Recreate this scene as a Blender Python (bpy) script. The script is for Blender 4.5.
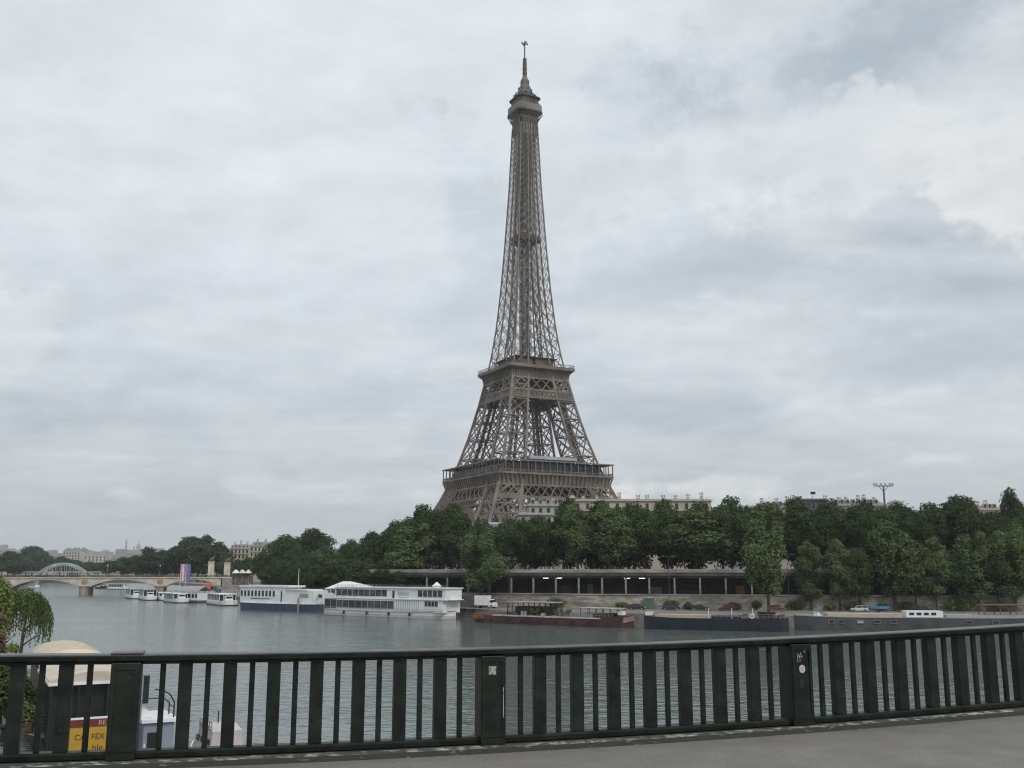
import bpy, math, random
from mathutils import Vector, Matrix

# ------------------------------------------------------------------ camera, world, sun, exposure
for _o in list(bpy.data.objects):
    bpy.data.objects.remove(_o)
SC = bpy.context.scene
COL = SC.collection
EYE = 11.5
PITCH = math.radians(10.65)
FPX = 1000.0
cam_data = bpy.data.cameras.new('camera')
cam_data.sensor_width = 36.0
cam_data.lens = FPX / 1024.0 * 36.0
cam_data.clip_start = 0.1
cam_data.clip_end = 20000
cam = bpy.data.objects.new('camera', cam_data)
COL.objects.link(cam)
cam.location = (0, 0, EYE)
cam.rotation_euler = (math.pi / 2 + PITCH, 0, 0)
SC.camera = cam

SC.view_settings.view_transform = 'Standard'
SC.view_settings.look = 'None'
SC.view_settings.exposure = 0.0
SC.view_settings.gamma = 1.0
SC.view_settings.use_curve_mapping = False
SC.render.engine = 'CYCLES'
try:
    SC.cycles.use_denoising = True
    SC.cycles.filter_width = 1.15
    SC.cycles.max_bounces = 6
    SC.cycles.diffuse_bounces = 3
    SC.cycles.glossy_bounces = 3
    SC.cycles.transmission_bounces = 3
    SC.cycles.volume_bounces = 0
    SC.cycles.transparent_max_bounces = 4
except Exception:
    pass

SUN_DIR = Vector((0.40, -0.66, 0.78)).normalized()      # towards the sun: behind the camera, to the right
sun_l = bpy.data.lights.new('sun', 'SUN')
sun_l.energy = 1.5
sun_l.angle = math.radians(14)
sun_l.color = (1.0, 0.95, 0.88)
sun = bpy.data.objects.new('sun', sun_l)
COL.objects.link(sun)
sun.rotation_euler = SUN_DIR.to_track_quat('Z', 'Y').to_euler()


def px_dir(px, py):
    u = (px - 512.0) / FPX
    v = (384.0 - py) / FPX
    return Vector((u, math.cos(PITCH) - v * math.sin(PITCH), math.sin(PITCH) + v * math.cos(PITCH)))


def make_world():
    w = bpy.data.worlds.new('World')
    SC.world = w
    w.use_nodes = True
    nt = w.node_tree
    for n in list(nt.nodes):
        nt.nodes.remove(n)
    N = nt.nodes.new
    L = nt.links.new

    def setin(sock, val):
        if hasattr(val, 'is_linked') or isinstance(val, bpy.types.NodeSocket):
            L(val, sock)
        else:
            sock.default_value = val

    def M(op, a, b=0.0, c=0.0, clamp=False):
        n = N('ShaderNodeMath')
        n.operation = op
        n.use_clamp = clamp
        setin(n.inputs[0], a)
        setin(n.inputs[1], b)
        setin(n.inputs[2], c)
        return n.outputs[0]

    def VM(op, a, b=(0, 0, 0)):
        n = N('ShaderNodeVectorMath')
        n.operation = op
        setin(n.inputs[0], a)
        setin(n.inputs[1], b)
        return n.outputs['Value'] if op == 'DOT_PRODUCT' else n.outputs[0]

    def noise(vec, scale, detail, rough=0.55, dist=0.0):
        n = N('ShaderNodeTexNoise')
        L(vec, n.inputs['Vector'])
        n.inputs['Scale'].default_value = scale
        n.inputs['Detail'].default_value = detail
        n.inputs['Roughness'].default_value = rough
        n.inputs['Distortion'].default_value = dist
        return n.outputs['Fac']

    def maprange(x, a, b, c=0.0, d=1.0, smooth=True):
        n = N('ShaderNodeMapRange')
        n.interpolation_type = 'SMOOTHSTEP' if smooth else 'LINEAR'
        setin(n.inputs[0], x)
        for i, q in enumerate((a, b, c, d)):
            n.inputs[1 + i].default_value = q
        return n.outputs[0]

    def mix(f, a, b):
        n = N('ShaderNodeMix')
        n.data_type = 'RGBA'
        setin(n.inputs[0], f)
        for s, val in ((n.inputs[6], a), (n.inputs[7], b)):
            if isinstance(val, tuple):
                s.default_value = (*val, 1)
            else:
                L(val, s)
        return n.outputs[2]

    tc = N('ShaderNodeTexCoord')
    d = tc.outputs['Generated']
    sep = N('ShaderNodeSeparateXYZ')
    L(d, sep.inputs[0])
    x, y, z = sep.outputs
    zc = M('MAXIMUM', z, 0.0)
    den = M('ADD', zc, 0.16)
    comb = N('ShaderNodeCombineXYZ')
    L(M('DIVIDE', x, den), comb.inputs[0])
    L(M('DIVIDE', y, den), comb.inputs[1])
    comb.inputs[2].default_value = 3.7
    plane = comb.outputs[0]
    n_big = noise(plane, 0.85, 7, 0.52, 0.3)
    n_mid = noise(plane, 2.6, 8, 0.55, 0.2)
    str_ = N('ShaderNodeMapping')
    L(d, str_.inputs[0])
    str_.inputs['Scale'].default_value = (5.0, 5.0, 13.0)
    str_.inputs['Location'].default_value = (1.3, 0.4, 2.2)
    n_puff = noise(str_.outputs[0], 1.6, 9, 0.58, 0.1)
    warp = M('MULTIPLY', M('SUBTRACT', noise(d, 5.0, 11, 0.66), 0.5), 3.4)
    warp2 = M('MULTIPLY', M('SUBTRACT', noise(str_.outputs[0], 0.9, 11, 0.68), 0.5), 3.0)

    warp3 = M('MULTIPLY', M('SUBTRACT', noise(d, 34.0, 8, 0.62), 0.5), 2.2)

    def blob(px, py, wx, wy, edge=(0.0, 1.0), wob=0.6, tilt=0.0):
        """soft elliptical cloud mass fixed at a compass direction and elevation of the sky"""
        d0 = px_dir(px, py).normalized()
        t1 = Vector((d0.y, -d0.x, 0)).normalized()
        t2 = t1.cross(d0).normalized()
        ct, st = math.cos(tilt), math.sin(tilt)
        e1 = t1 * ct + t2 * st
        e2 = t2 * ct - t1 * st
        a = M('DIVIDE', VM('DOT_PRODUCT', d, tuple(e1)), wx)
        b = M('DIVIDE', VM('DOT_PRODUCT', d, tuple(e2 - d0 * 0)), wy)
        # offset so that the blob is centred on d0 itself
        r2 = M('ADD', M('MULTIPLY', a, a), M('MULTIPLY', b, b))
        r = M('SQRT', r2)
        r = M('ADD', r, M('MULTIPLY', warp, wob))
        r = M('ADD', r, M('MULTIPLY', warp2, wob * 0.7))
        r = M('ADD', r, M('MULTIPLY', warp3, wob * 0.45))
        front = M('GREATER_THAN', VM('DOT_PRODUCT', d, tuple(d0)), 0.0)
        g = maprange(r, edge[1], edge[0], 0.0, 1.0)
        return M('MULTIPLY', g, front)

    sky = N('ShaderNodeTexSky')
    sky.sky_type = 'NISHITA'
    sky.sun_disc = False
    sky.sun_elevation = math.asin(SUN_DIR.z)
    sky.sun_rotation = math.atan2(SUN_DIR.x, SUN_DIR.y)
    sky.air_density = 1.0
    sky.dust_density = 2.0

    K = 10.35    # background strength is 0.1

    def c(r, g, b):
        return (r * K, g * K, b * K)
    white = c(0.775, 0.825, 0.87)
    veil = c(0.70, 0.74, 0.775)
    grey = c(0.47, 0.54, 0.60)
    bright = c(0.83, 0.85, 0.86)
    low = c(0.625, 0.67, 0.69)

    dcomb = N('ShaderNodeCombineXYZ')
    base = mix(maprange(n_big, 0.36, 0.64), grey, white)
    base = mix(maprange(n_mid, 0.30, 0.72), base, veil)
    # high bright veil to the upper left
    base = mix(M('MULTIPLY', blob(300, 90, 0.46, 0.40, (0.2, 1.25), 0.25), 0.85), base, white)
    # lower sky evens out
    base = mix(maprange(z, 0.22, 0.02, 0.0, 0.75), base, low)
    # darker masses
    for (px, py, wx, wy, amt, tl) in ((800, 62, 0.28, 0.075, 1.0, 0.10), (640, 95, 0.12, 0.06, 0.6, 0.0),
                                      (480, 215, 0.09, 0.10, 0.4, 0.0), (690, 275, 0.12, 0.05, 0.45, 0.05),
                                      (960, 355, 0.14, 0.04, 0.5, 0.0), (360, 395, 0.13, 0.030, 0.42, 0.05),
                                      (130, 360, 0.14, 0.035, 0.35, 0.0), (660, 415, 0.15, 0.028, 0.4, 0.0),
                                      (60, 410, 0.16, 0.02, 0.3, 0.0), (400, 468, 0.10, 0.012, 0.35, 0.0)):
        base = mix(M('MULTIPLY', blob(px, py, wx, wy, (0.15, 1.2), 1.0, tl), amt), base, grey)
    # cumulus with a crisper upper edge
    for (px, py, wx, wy, amt, e) in ((740, 158, 0.30, 0.062, 0.55, (0.6, 1.0)), (1000, 192, 0.070, 0.05, 0.95, (0.45, 1.0)),
                                     (980, 110, 0.10, 0.05, 0.4, (0.35, 1.1)), (720, 318, 0.15, 0.022, 0.4, (0.45, 1.05)),
                                     (5, 330, 0.05, 0.045, 0.5, (0.4, 1.1)), (700, 487, 0.09, 0.013, 0.9, (0.4, 1.1)),
                                     (624, 489, 0.024, 0.016, 1.0, (0.4, 1.1)), (945, 458, 0.06, 0.012, 0.5, (0.3, 1.1)),
                                     (235, 483, 0.03, 0.010, 0.5, (0.3, 1.1)), (120, 492, 0.03, 0.010, 0.5, (0.3, 1.1)),
                                     (325, 495, 0.05, 0.010, 0.4, (0.3, 1.1)), (425, 495, 0.025, 0.012, 0.6, (0.3, 1.1))):
        base = mix(M('MULTIPLY', blob(px, py, wx, wy, e, 1.15), amt), base, bright)
    # relief: the sides of the cloud folds turned towards the light are brighter
    def relief(scale, off, detail, k):
        mp = N('ShaderNodeMapping')
        L(plane, mp.inputs[0])
        mp.inputs['Location'].default_value = off
        df = M('SUBTRACT', noise(plane, scale, detail, 0.58, 0.25), noise(mp.outputs[0], scale, detail, 0.58, 0.25))
        return M('MULTIPLY_ADD', df, k, 1.0)
    for (sc_, off, det, k) in ((1.5, (0.05, 0.12, 0), 9, 0.42), (4.0, (0.03, 0.06, 0), 8, 0.26)):
        v2 = N('ShaderNodeVectorMath')
        v2.operation = 'SCALE'
        L(base, v2.inputs[0])
        L(M('MINIMUM', M('MAXIMUM', relief(sc_, off, det, k), 0.86), 1.09), v2.inputs['Scale'])
        base = v2.outputs[0]
    # fine texture
    shade = maprange(n_puff, 0.33, 0.67, 0.955, 1.04, False)
    vm = N('ShaderNodeVectorMath')
    vm.operation = 'SCALE'
    L(base, vm.inputs[0])
    L(shade, vm.inputs['Scale'])
    skyed = mix(0.94, sky.outputs[0], vm.outputs[0])
    bg = N('ShaderNodeBackground')
    L(skyed, bg.inputs['Color'])
    bg.inputs['Strength'].default_value = 0.1
    out = N('ShaderNodeOutputWorld')
    L(bg.outputs[0], out.inputs['Surface'])


make_world()

# ------------------------------------------------------------------ helpers
R = math.radians


def at(px, py, z=0.0):
    d = px_dir(px, py)
    t = (z - EYE) / d.z
    return Vector((d.x * t, d.y * t, z))


def gx(px, Y, py=572):
    d = px_dir(px, py)
    return d.x / d.y * Y


def gz(py, Y):
    d = px_dir(512, py)
    return EYE + d.z / d.y * Y


def tag(o, label=None, cat=None, group=None, kind=None):
    if label:
        o['label'] = label
    if cat:
        o['category'] = cat
    if group:
        o['group'] = group
    if kind:
        o['kind'] = kind
    return o


def thing(name, label, cat, loc=(0, 0, 0), rz=0.0, group=None):
    o = bpy.data.objects.new(name, None)
    o.empty_display_size = 0.5
    COL.objects.link(o)
    o.location = loc
    o.rotation_euler = (0, 0, rz)
    return tag(o, label, cat, group)


def copy_tree(o, parent=None):
    c = o.copy()
    COL.objects.link(c)
    if parent is not None:
        c.parent = parent
    for ch in list(o.children):
        copy_tree(ch, c)
    return c


class MB:
    def __init__(self):
        self.v = []
        self.f = []
        self.mi = []

    def add(self, vs, fs, mi=0):
        b = len(self.v)
        self.v.extend([tuple(p) for p in vs])
        for q in fs:
            self.f.append(tuple(b + i for i in q))
            self.mi.append(mi)

    def box(self, cx, cy, cz, sx, sy, sz, rz=0.0, mi=0):
        vs = []
        c, s = math.cos(rz), math.sin(rz)
        for dz in (-.5, .5):
            for dx, dy in ((-.5, -.5), (.5, -.5), (.5, .5), (-.5, .5)):
                X, Y = dx * sx, dy * sy
                vs.append((cx + X * c - Y * s, cy + X * s + Y * c, cz + dz * sz))
        self.add(vs, [(0, 3, 2, 1), (4, 5, 6, 7), (0, 1, 5, 4), (1, 2, 6, 5), (2, 3, 7, 6), (3, 0, 4, 7)], mi)
        return self

    def b2(self, x0, x1, y0, y1, z0, z1, mi=0):
        return self.box((x0 + x1) / 2, (y0 + y1) / 2, (z0 + z1) / 2, abs(x1 - x0), abs(y1 - y0), abs(z1 - z0), 0, mi)

    def bar(self, p0, p1, w, h=None, mi=0, up=None):
        p0, p1 = Vector(p0), Vector(p1)
        h = w if h is None else h
        d = (p1 - p0)
        if d.length < 1e-6:
            return self
        d.normalize()
        u = Vector(up) if up else (Vector((0, 0, 1)) if abs(d.z) < 0.95 else Vector((1, 0, 0)))
        a = d.cross(u).normalized()
        b = a.cross(d).normalized()
        vs = []
        for p in (p0, p1):
            for i, j in ((-.5, -.5), (.5, -.5), (.5, .5), (-.5, .5)):
                vs.append(p + a * (i * w) + b * (j * h))
        self.add(vs, [(0, 1, 2, 3), (7, 6, 5, 4), (0, 4, 5, 1), (1, 5, 6, 2), (2, 6, 7, 3), (3, 7, 4, 0)], mi)
        return self

    def tube(self, p0, p1, r0, r1=None, n=8, mi=0):
        r1 = r0 if r1 is None else r1
        p0, p1 = Vector(p0), Vector(p1)
        d = (p1 - p0).normalized()
        u = Vector((0, 0, 1)) if abs(d.z) < 0.95 else Vector((1, 0, 0))
        a = d.cross(u).normalized()
        b = a.cross(d).normalized()
        vs = []
        for p, r in ((p0, r0), (p1, r1)):
            for i in range(n):
                t = 2 * math.pi * i / n
                vs.append(p + a * (math.cos(t) * r) + b * (math.sin(t) * r))
        fs = [(i, (i + 1) % n, n + (i + 1) % n, n + i) for i in range(n)]
        fs += [tuple(range(n - 1, -1, -1)), tuple(range(n, 2 * n))]
        self.add(vs, fs, mi)
        return self

    def path(self, pts, r, n=6, mi=0):
        for i in range(len(pts) - 1):
            self.tube(pts[i], pts[i + 1], r if not callable(r) else r(i), r if not callable(r) else r(i + 1), n, mi)
        return self

    def lathe(self, prof, cx=0, cy=0, n=16, mi=0, sx=1.0, sy=1.0):
        vs = []
        for (r, z) in prof:
            for i in range(n):
                t = 2 * math.pi * i / n
                vs.append((cx + r * math.cos(t) * sx, cy + r * math.sin(t) * sy, z))
        fs = []
        for k in range(len(prof) - 1):
            for i in range(n):
                j = (i + 1) % n
                fs.append((k * n + i, k * n + j, (k + 1) * n + j, (k + 1) * n + i))
        fs.append(tuple(range(n - 1, -1, -1)))
        m = (len(prof) - 1) * n
        fs.append(tuple(range(m, m + n)))
        self.add(vs, fs, mi)
        return self

    def prism(self, poly, z0, z1, mi=0):
        n = len(poly)
        area = sum(poly[i][0] * poly[(i + 1) % n][1] - poly[(i + 1) % n][0] * poly[i][1] for i in range(n))
        if area < 0:
            poly = poly[::-1]
        vs = [(p[0], p[1], z0) for p in poly] + [(p[0], p[1], z1) for p in poly]
        fs = [tuple(range(n - 1, -1, -1)), tuple(range(n, 2 * n))]
        fs += [(i, (i + 1) % n, n + (i + 1) % n, n + i) for i in range(n)]
        self.add(vs, fs, mi)
        return self

    def loft(self, rings, caps=True, closed=True, mi=0):
        n = len(rings[0])
        vs = [p for r in rings for p in r]
        fs = []
        for k in range(len(rings) - 1):
            for i in range(n if closed else n - 1):
                j = (i + 1) % n
                fs.append((k * n + i, k * n + j, (k + 1) * n + j, (k + 1) * n + i))
        if caps:
            fs.append(tuple(range(n - 1, -1, -1)))
            m = (len(rings) - 1) * n
            fs.append(tuple(range(m, m + n)))
        self.add(vs, fs, mi)
        return self

    def mesh(self, name, mats, smooth=False):
        me = bpy.data.meshes.new(name)
        me.from_pydata(self.v, [], self.f)
        for m in (mats if isinstance(mats, (list, tuple)) else [mats]):
            me.materials.append(m)
        if any(self.mi):
            me.polygons.foreach_set('material_index', self.mi)
        if smooth:
            me.polygons.foreach_set('use_smooth', [True] * len(me.polygons))
        me.update()
        return me

    def build(self, name, mats, parent=None, loc=(0, 0, 0), rz=0.0, smooth=False, bevel=0.0):
        me = self.mesh(name, mats, smooth)
        o = bpy.data.objects.new(name, me)
        COL.objects.link(o)
        o.location = loc
        o.rotation_euler = (0, 0, rz)
        if parent is not None:
            o.parent = parent
        if bevel:
            b = o.modifiers.new('bevel', 'BEVEL')
            b.width = bevel
            b.segments = 2
            b.limit_method = 'ANGLE'
        return o


def obj_of(name, me, parent=None, loc=(0, 0, 0), rz=0.0):
    o = bpy.data.objects.new(name, me)
    COL.objects.link(o)
    o.location = loc
    o.rotation_euler = (0, 0, rz)
    if parent is not None:
        o.parent = parent
    return o


def text_mesh(name, body, size, mat, extrude=0.004, align='CENTER'):
    cu = bpy.data.curves.new(name, 'FONT')
    cu.body = body
    cu.size = size
    cu.extrude = extrude
    cu.align_x = align
    cu.align_y = 'CENTER'
    o = bpy.data.objects.new(name, cu)
    COL.objects.link(o)
    dg = bpy.context.evaluated_depsgraph_get()
    me = bpy.data.meshes.new_from_object(o.evaluated_get(dg))
    bpy.data.objects.remove(o)
    me.name = name
    me.materials.clear()
    me.materials.append(mat)
    return me


# ------------------------------------------------------------------ materials
MATS = {}


def mat(name, col, rough=0.6, var=0.12, scale=0.6, metal=0.0, col2=None, bump=0.0, detail=5, spec=0.5, coord='Object', thr=None, stretch=None):
    """Principled with a noise-driven colour variation between col and col2"""
    if name in MATS:
        return MATS[name]
    m = bpy.data.materials.new(name)
    m.use_nodes = True
    nt = m.node_tree
    bs = nt.nodes['Principled BSDF']
    bs.inputs['Roughness'].default_value = rough
    bs.inputs['Metallic'].default_value = metal
    bs.inputs['Specular IOR Level'].default_value = spec
    if col2 is None:
        col2 = tuple(max(0, q * (1 - 2 * var)) for q in col)
        col = tuple(q * (1 + var) for q in col)
    tc = nt.nodes.new('ShaderNodeTexCoord')
    no = nt.nodes.new('ShaderNodeTexNoise')
    src = tc.outputs[coord]
    if stretch:
        mp = nt.nodes.new('ShaderNodeMapping')
        mp.inputs['Scale'].default_value = stretch
        nt.links.new(src, mp.inputs[0])
        src = mp.outputs[0]
    nt.links.new(src, no.inputs['Vector'])
    no.inputs['Scale'].default_value = scale
    no.inputs['Detail'].default_value = detail
    no.inputs['Roughness'].default_value = 0.62
    rp = nt.nodes.new('ShaderNodeValToRGB')
    a, b = thr if thr else (0.32, 0.68)
    rp.color_ramp.elements[0].position = a
    rp.color_ramp.elements[1].position = b
    rp.color_ramp.elements[0].color = (*col2, 1)
    rp.color_ramp.elements[1].color = (*col, 1)
    nt.links.new(no.outputs['Fac'], rp.inputs[0])
    nt.links.new(rp.outputs[0], bs.inputs['Base Color'])
    if bump:
        bp = nt.nodes.new('ShaderNodeBump')
        bp.inputs['Strength'].default_value = bump
        bp.inputs['Distance'].default_value = 0.05
        nt.links.new(no.outputs['Fac'], bp.inputs['Height'])
        nt.links.new(bp.outputs[0], bs.inputs['Normal'])
    MATS[name] = m
    return m


def foliage_mat(name, dark, light, trans=0.25):
    if name in MATS:
        return MATS[name]
    m = bpy.data.materials.new(name)
    m.use_nodes = True
    nt = m.node_tree
    bs = nt.nodes['Principled BSDF']
    bs.inputs['Roughness'].default_value = 0.7
    bs.inputs['Specular IOR Level'].default_value = 0.25
    ge = nt.nodes.new('ShaderNodeNewGeometry')
    tc = nt.nodes.new('ShaderNodeTexCoord')
    oi = nt.nodes.new('ShaderNodeObjectInfo')
    no = nt.nodes.new('ShaderNodeTexNoise')
    nt.links.new(tc.outputs['Object'], no.inputs['Vector'])
    no.inputs['Scale'].default_value = 0.45
    no.inputs['Detail'].default_value = 2
    ad = nt.nodes.new('ShaderNodeMath')
    ad.operation = 'MULTIPLY_ADD'
    nt.links.new(ge.outputs['Random Per Island'], ad.inputs[0])
    ad.inputs[1].default_value = 0.45
    nt.links.new(no.outputs['Fac'], ad.inputs[2])
    ad2 = nt.nodes.new('ShaderNodeMath')
    ad2.operation = 'MULTIPLY_ADD'
    nt.links.new(oi.outputs['Random'], ad2.inputs[0])
    ad2.inputs[1].default_value = 0.5
    nt.links.new(ad.outputs[0], ad2.inputs[2])
    rp = nt.nodes.new('ShaderNodeValToRGB')
    rp.color_ramp.elements[0].position = 0.5
    rp.color_ramp.elements[1].position = 1.15 if False else 1.0
    rp.color_ramp.elements[0].color = (*dark, 1)
    rp.color_ramp.elements[1].color = (*light, 1)
    nt.links.new(ad2.outputs[0], rp.inputs[0])
    nt.links.new(rp.outputs[0], bs.inputs['Base Color'])
    tr = nt.nodes.new('ShaderNodeBsdfTranslucent')
    nt.links.new(rp.outputs[0], tr.inputs['Color'])
    mx = nt.nodes.new('ShaderNodeMixShader')
    mx.inputs[0].default_value = trans
    nt.links.new(bs.outputs[0], mx.inputs[1])
    nt.links.new(tr.outputs[0], mx.inputs[2])
    nt.links.new(mx.outputs[0], nt.nodes['Material Output'].inputs['Surface'])
    MATS[name] = m
    return m


def emit_mat(name, col, strength):
    m = bpy.data.materials.new(name)
    m.use_nodes = True
    bs = m.node_tree.nodes['Principled BSDF']
    bs.inputs['Base Color'].default_value = (*col, 1)
    bs.inputs['Emission Color'].default_value = (*col, 1)
    bs.inputs['Emission Strength'].default_value = strength
    return m


def water_mat():
    m = bpy.data.materials.new('river_water')
    m.use_nodes = True
    nt = m.node_tree
    bs = nt.nodes['Principled BSDF']
    bs.inputs['Base Color'].default_value = (0.095, 0.122, 0.112, 1)
    bs.inputs['Roughness'].default_value = 0.12
    bs.inputs['IOR'].default_value = 1.33
    tc = nt.nodes.new('ShaderNodeTexCoord')

    def nz(scale, stretch, detail, rot):
        mp = nt.nodes.new('ShaderNodeMapping')
        mp.inputs['Scale'].default_value = stretch
        mp.inputs['Rotation'].default_value = (0, 0, rot)
        nt.links.new(tc.outputs['Object'], mp.inputs[0])
        n = nt.nodes.new('ShaderNodeTexNoise')
        n.inputs['Scale'].default_value = scale
        n.inputs['Detail'].default_value = detail
        n.inputs['Roughness'].default_value = 0.55
        nt.links.new(mp.outputs[0], n.inputs['Vector'])
        return n.outputs['Fac']
    a = nz(0.34, (1.0, 1.5, 1), 2, 0.3)
    b = nz(0.95, (1.0, 1.6, 1), 2, -0.2)
    c = nz(0.035, (1.0, 2.5, 1), 3, 0.5)
    ad = nt.nodes.new('ShaderNodeMath')
    ad.operation = 'MULTIPLY_ADD'
    nt.links.new(a, ad.inputs[0])
    ad.inputs[1].default_value = 2.4
    nt.links.new(b, ad.inputs[2])
    # calmer and rougher patches
    mr = nt.nodes.new('ShaderNodeMapRange')
    nt.links.new(c, mr.inputs[0])
    mr.inputs[1].default_value = 0.35
    mr.inputs[2].default_value = 0.65
    mr.inputs[3].default_value = 0.55
    mr.inputs[4].default_value = 1.0
    bp = nt.nodes.new('ShaderNodeBump')
    nt.links.new(mr.outputs[0], bp.inputs['Strength'])
    bp.inputs['Distance'].default_value = 0.085
    nt.links.new(ad.outputs[0], bp.inputs['Height'])
    nt.links.new(bp.outputs[0], bs.inputs['Normal'])
    return m


M_IRON = mat('tower_iron', (0.196, 0.163, 0.131), 0.6, 0.24, 0.09, detail=9)
M_IRON_D = mat('tower_iron_shade_tone', (0.075, 0.062, 0.052), 0.65, 0.14, 0.25)  # darker copy of the iron, imitates shade deep inside the lattice
M_DECKROOF = mat('tower_deck_roof', (0.20, 0.18, 0.16), 0.6, 0.1, 0.3)
M_GLASS = mat('dark_glass', (0.02, 0.024, 0.027), 0.12, 0.1, 0.5)
def add_spots(m, scale, thr, col):
    """rare pale spots (trodden gum, droppings) and darker cracks on a worn pavement"""
    nt = m.node_tree
    bs = nt.nodes['Principled BSDF']
    src = bs.inputs['Base Color'].links[0].from_socket
    tc = nt.nodes.new('ShaderNodeTexCoord')
    vo = nt.nodes.new('ShaderNodeTexVoronoi')
    vo.inputs['Scale'].default_value = scale
    nt.links.new(tc.outputs['Object'], vo.inputs['Vector'])
    lt = nt.nodes.new('ShaderNodeMath')
    lt.operation = 'LESS_THAN'
    nt.links.new(vo.outputs['Distance'], lt.inputs[0])
    lt.inputs[1].default_value = thr
    mx = nt.nodes.new('ShaderNodeMix')
    mx.data_type = 'RGBA'
    nt.links.new(lt.outputs[0], mx.inputs[0])
    nt.links.new(src, mx.inputs[6])
    mx.inputs[7].default_value = (*col, 1)
    no = nt.nodes.new('ShaderNodeTexNoise')
    no.inputs['Scale'].default_value = 90
    no.inputs['Detail'].default_value = 3
    nt.links.new(tc.outputs['Object'], no.inputs['Vector'])
    mr = nt.nodes.new('ShaderNodeMapRange')
    nt.links.new(no.outputs['Fac'], mr.inputs[0])
    mr.inputs[1].default_value = .3
    mr.inputs[2].default_value = .7
    mr.inputs[3].default_value = .72
    mr.inputs[4].default_value = 1.28
    sc = nt.nodes.new('ShaderNodeVectorMath')
    sc.operation = 'SCALE'
    nt.links.new(mx.outputs[2], sc.inputs[0])
    nt.links.new(mr.outputs[0], sc.inputs['Scale'])
    nt.links.new(sc.outputs[0], bs.inputs['Base Color'])




def add_blocks(m, w_, h_, k):
    """courses of stone blocks on an upright wall running along x"""
    nt = m.node_tree
    bs = nt.nodes['Principled BSDF']
    src = bs.inputs['Base Color'].links[0].from_socket
    tc = nt.nodes.new('ShaderNodeTexCoord')
    sp = nt.nodes.new('ShaderNodeSeparateXYZ')
    nt.links.new(tc.outputs['Object'], sp.inputs[0])
    cb = nt.nodes.new('ShaderNodeCombineXYZ')
    nt.links.new(sp.outputs[0], cb.inputs[0])
    nt.links.new(sp.outputs[2], cb.inputs[1])
    br = nt.nodes.new('ShaderNodeTexBrick')
    nt.links.new(cb.outputs[0], br.inputs['Vector'])
    br.inputs['Scale'].default_value = 1.0
    br.inputs['Brick Width'].default_value = w_
    br.inputs['Row Height'].default_value = h_
    br.inputs['Mortar Size'].default_value = 0.03
    br.inputs['Color1'].default_value = (1.15, 1.13, 1.1, 1)
    br.inputs['Color2'].default_value = (1 - k, 1 - k, 1 - k, 1)
    br.inputs['Mortar'].default_value = (.45, .45, .45, 1)
    mx = nt.nodes.new('ShaderNodeMix')
    mx.data_type = 'RGBA'
    mx.blend_type = 'MULTIPLY'
    mx.inputs[0].default_value = 1.0
    nt.links.new(src, mx.inputs[6])
    nt.links.new(br.outputs['Color'], mx.inputs[7])
    nt.links.new(mx.outputs[2], bs.inputs['Base Color'])


M_STONE = mat('pale_bridge_stone', (0.56, 0.51, 0.41), 0.85, 0.14, 0.35, bump=0.2)
M_WALLST = mat('quay_wall_stone', (0.44, 0.40, 0.35), 0.9, 0, 0.30, col2=(0.12, 0.11, 0.095), thr=(0.30, 0.66), detail=9, bump=0.3, stretch=(0.35, 0.35, 1.6))
add_blocks(M_WALLST, 1.5, .55, .32)
M_CONC = mat('weathered_concrete', (0.33, 0.31, 0.285), 0.9, 0.3, 0.5, stretch=(0.3, 0.3, 1.5))
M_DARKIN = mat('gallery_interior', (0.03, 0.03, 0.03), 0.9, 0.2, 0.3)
M_QUAY = mat('quay_paving', (0.24, 0.22, 0.19), 0.9, 0.3, 0.4, detail=9)
M_LAND = mat('earth', (0.12, 0.11, 0.08), 0.95, 0.2, 0.02)
M_PAVE = mat('pavement_asphalt', (0.190, 0.181, 0.166), 0.92, 0.10, 1.6, bump=0.35, detail=13)
add_spots(M_PAVE, 3.2, 0.055, (0.27, 0.26, 0.24))
M_KERB = mat('kerb_stone', (0.34, 0.33, 0.28), 0.85, 0, 9.0, col2=(0.050, 0.052, 0.043), thr=(0.60, 0.70), detail=10, bump=0.3, stretch=(0.5, 1, 2.2))
M_KEDGE = mat('kerb_worn_edge', (0.40, 0.39, 0.35), 0.85, 0, 11.0, col2=(0.055, 0.057, 0.048), thr=(0.48, 0.66), detail=12, bump=0.3, stretch=(0.6, 1.5, 3))
M_RAIL = mat('green_black_paint', (0.011, 0.017, 0.0115), 0.50, 0.4, 5.0, bump=0.12, detail=9, spec=0.32)
M_RAILTOP = mat('worn_sky_sheen_paint', (0.085, 0.083, 0.081), 0.40, 0.25, 3.0, bump=0.06, detail=9, stretch=(0.5, 3, 3))  # paler grey imitates sky reflected in the rail top, over some wear
add_spots(M_RAIL, 11.0, 0.06, (0.085, 0.085, 0.07))
M_STICK = mat('worn_sticker', (0.42, 0.41, 0.37), 0.7, 0, 30, col2=(0.16, 0.16, 0.13), thr=(0.40, 0.55))
M_WHITE = mat('white_boat_paint', (0.78, 0.79, 0.79), 0.45, 0.07, 0.35)
M_WHITE2 = mat('offwhite_canvas', (0.66, 0.62, 0.52), 0.8, 0.08, 0.5)
M_PINKW = mat('faded_white_waterline', (0.50, 0.43, 0.43), 0.6, 0.12, 0.4)
M_BLUEH = mat('blue_hull_paint', (0.055, 0.075, 0.14), 0.45, 0.15, 0.3)
M_NAVY = mat('black_navy_hull', (0.016, 0.019, 0.032), 0.45, 0.2, 0.3)
M_MAROON = mat('maroon_hull', (0.085, 0.036, 0.036), 0.6, 0.3, 0.3)
M_GREYH = mat('grey_barge_hull', (0.075, 0.078, 0.080), 0.6, 0.2, 0.3)
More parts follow.
